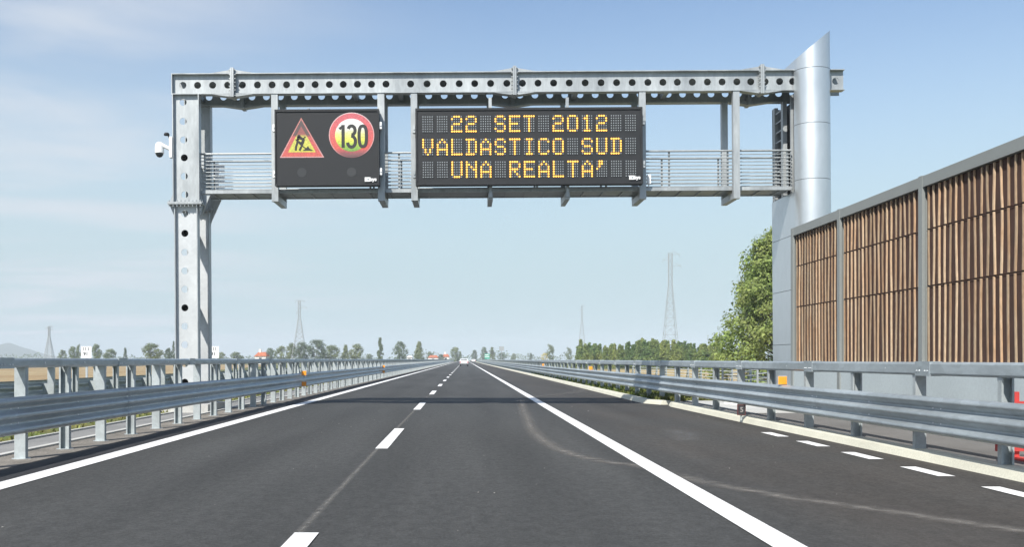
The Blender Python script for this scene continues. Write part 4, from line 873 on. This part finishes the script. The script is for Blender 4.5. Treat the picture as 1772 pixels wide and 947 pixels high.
def house(name, u0, u1, veave, vridge, Y, label, mroof, chimney=False):
    x0, x1 = (u0 - U0)/F*Y, (u1 - U0)/F*Y; ze = at(0, veave, Y).z; zr = at(0, vridge, Y).z; hs = thing(name, label, 'house', ((x0+x1)/2, Y, GZ0), 'far houses'); dp = 7.0
    b = MB(); b.box((x0, Y, GZ0), (x1, Y + dp, ze)); wl = b.build('wall', M_plaster, hs)
    b = MB(); o = 0.3; ym = Y + dp/2; xi = (x1 - x0) * 0.16
    vs = [(x0-o, Y-o, ze), (x1+o, Y-o, ze), (x1+o, Y+dp+o, ze), (x0-o, Y+dp+o, ze), (x0+xi, ym, zr), (x1-xi, ym, zr)]
    b.add(vs, [(0,1,5,4), (1,2,5), (2,3,4,5), (3,0,4), (0,3,2,1)]); rf = b.build('roof', mroof, hs)
    if chimney: b = MB(); b.box((x0 + xi + 0.2, ym - 0.4, ze), (x0 + xi + 1.0, ym + 0.4, zr + 1.1)); b.build('chimney', M_plaster, rf)
    n = max(1, int((x1 - x0) / 3))
    for k in range(n):
        xc = x0 + (x1 - x0) * (k + 0.5) / n; b = MB(); b.box((xc - 0.5, Y - 0.03, max(GZ0 + 0.9, ze - 1.9)), (xc + 0.5, Y - 0.003, ze - 0.5)); b.build('window', M_glass, hs)
house('farm_house', 441, 460, 617, 609.5, 370, 'white house with bright orange-red roof left of the tree row', M_tile, True)
house('farm_house', 741, 758, 619.5, 615, 480, 'long low house with a dull pink-red roof left of the white car', M_tile)
house('farm_house', 766, 777, 618, 613, 520, 'small white house with red roof near the road end', M_tile, True)
house('garden_hut', 704, 713, 619, 616, 420, 'small white hut between the round dark tree and the pear-shaped tree', M_plaster)
gs = thing('direction_sign', 'green road sign standing right of the road far ahead', 'road sign', at(843, 617, 400))
o = origin(gs); b = MB(); b.box((o.x - 1.0, o.y - 0.04, 1.5), (o.x + 1.0, o.y, 3.6)); b.build('panel', M_green, gs)
b = MB(); b.box((o.x - 0.9, o.y - 0.05, 3.0), (o.x + 0.5, o.y - 0.041, 3.3)); b.box((o.x - 0.9, o.y - 0.05, 2.3), (o.x + 0.8, o.y - 0.041, 2.6)); b.build('white_band', M_white, gs)
for s_ in (-0.8, 0.8): b = MB(); b.box((o.x + s_ - 0.06, o.y + 0.01, -0.3), (o.x + s_ + 0.06, o.y + 0.12, 3.9)); b.build('post', M_post, gs)
gs = thing('tall_sign', 'tall grey sign panel on a pole above the bushes, right of the green sign', 'road sign', at(868, 604, 420))
o = origin(gs); za, zb = at(0, 607.5, 420).z, at(0, 600, 420).z; b = MB(); b.box((o.x - 0.98, o.y - 0.05, za), (o.x + 0.98, o.y + 0.05, zb)); b.build('panel', M_greys, gs)
b = MB(); b.tube((o.x, o.y + 0.1, -0.3), (o.x, o.y + 0.1, zb), 0.12, n=8); b.build('pole', M_greys, gs)
# estate-type white car seen from behind
def car(name, label, x, y):
    c = thing(name, label, 'car', (x, y, 0.0), 'white cars driving ahead'); W = 0.86
    b = MB(); prof = [(0, .38), (0, .80), (.10, .98), (.55, 1.02), (2.9, 1.02), (3.9, .90), (4.15, .70), (4.2, .38)]
    vs = []
    for d, z in prof: vs += [(x - W*(0.97 if z > .9 else 1), y + d, z), (x + W*(0.97 if z > .9 else 1), y + d, z)]
    n = len(prof); b.add(vs, [(2*i, 2*i+1, 2*i+3, 2*i+2) for i in range(n-1)] + [tuple(2*i for i in range(n)), tuple(2*i+1 for i in range(n)), (0, 1, 2*n-1, 2*n-2)])
    roof = [(.14, 1.0), (.32, 1.40), (.5, 1.50), (2.1, 1.50), (2.9, 1.0)]; vs = []
    for d, z in roof: k = 0.95 - 0.28 * max(0, z - 1.0) * 1.0; vs += [(x - W*k, y + d, z), (x + W*k, y + d, z)]
    n = len(roof); b.add(vs, [(2*i, 2*i+1, 2*i+3, 2*i+2) for i in range(n-1)] + [tuple(2*i for i in range(n)), tuple(2*i+1 for i in range(n))]); b.build('body', M_carw, c)
    b = MB(); b.add([(x - .70, y + .17, 1.04), (x + .70, y + .17, 1.04), (x + .60, y + .30, 1.38), (x - .60, y + .30, 1.38)], [(0,1,2,3)]); b.build('rear_window', M_glass, c)
    b = MB(); b.box((x - W*0.98, y - .05, .33), (x + W*0.98, y - .002, .52)); b.build('bumper', M_rub, c)
    b = MB(); b.box((x - .26, y - .012, .60), (x + .26, y - .002, .71)); b.build('number_plate', M_white, c)
    for sd in (-1, 1):
        b = MB(); b.box((x + sd*.62, y - .02, .68), (x + sd*.85, y - .002, .90)); b.build('tail_light', M_tail, c)
        b = MB(); b.box((x + sd*.82, y + 2.55, 1.0), (x + sd*1.02, y + 2.65, 1.14)); b.build('mirror', M_carw, c)
        for d in (.75, 3.4):
            b = MB(); b.tube((x + sd*.62, y + d, .31), (x + sd*.85, y + d, .31), .31, n=18); wh = b.build('wheel', M_rub, c); b = MB(); b.tube((x + sd*.851, y + d, .31), (x + sd*.86, y + d, .31), .19, n=14); b.build('rim', M_galv, wh)
    return c
car('parked_car', 'white hatchback driving ahead in the right lane, nearer of two', (803 - U0)/F*205, 205)
car('parked_car', 'tiny white car on the hard shoulder far ahead', (819.5 - U0)/F*420, 420)
for o in list(COL.objects):
    if o.name.startswith('parked_car'): o.name = 'white_car'

# ------------------------------------------------------------------ haze over the plain
b = MB(); b.box((-5300, -80, -1.6), (5300, 3300, 60)); hz = b.build('haze', []); hz['kind'] = 'stuff'
hm = bpy.data.materials.new('haze'); hm.use_nodes = True; N = hm.node_tree.nodes; N.clear()
ho = N.new('ShaderNodeOutputMaterial'); pv = N.new('ShaderNodeVolumePrincipled'); pv.inputs['Color'].default_value = (0.84, 0.93, 1.0, 1); pv.inputs['Density'].default_value = 0.00040; pv.inputs['Anisotropy'].default_value = -0.15
hm.node_tree.links.new(pv.outputs[0], ho.inputs['Volume']); hz.data.materials.append(hm)
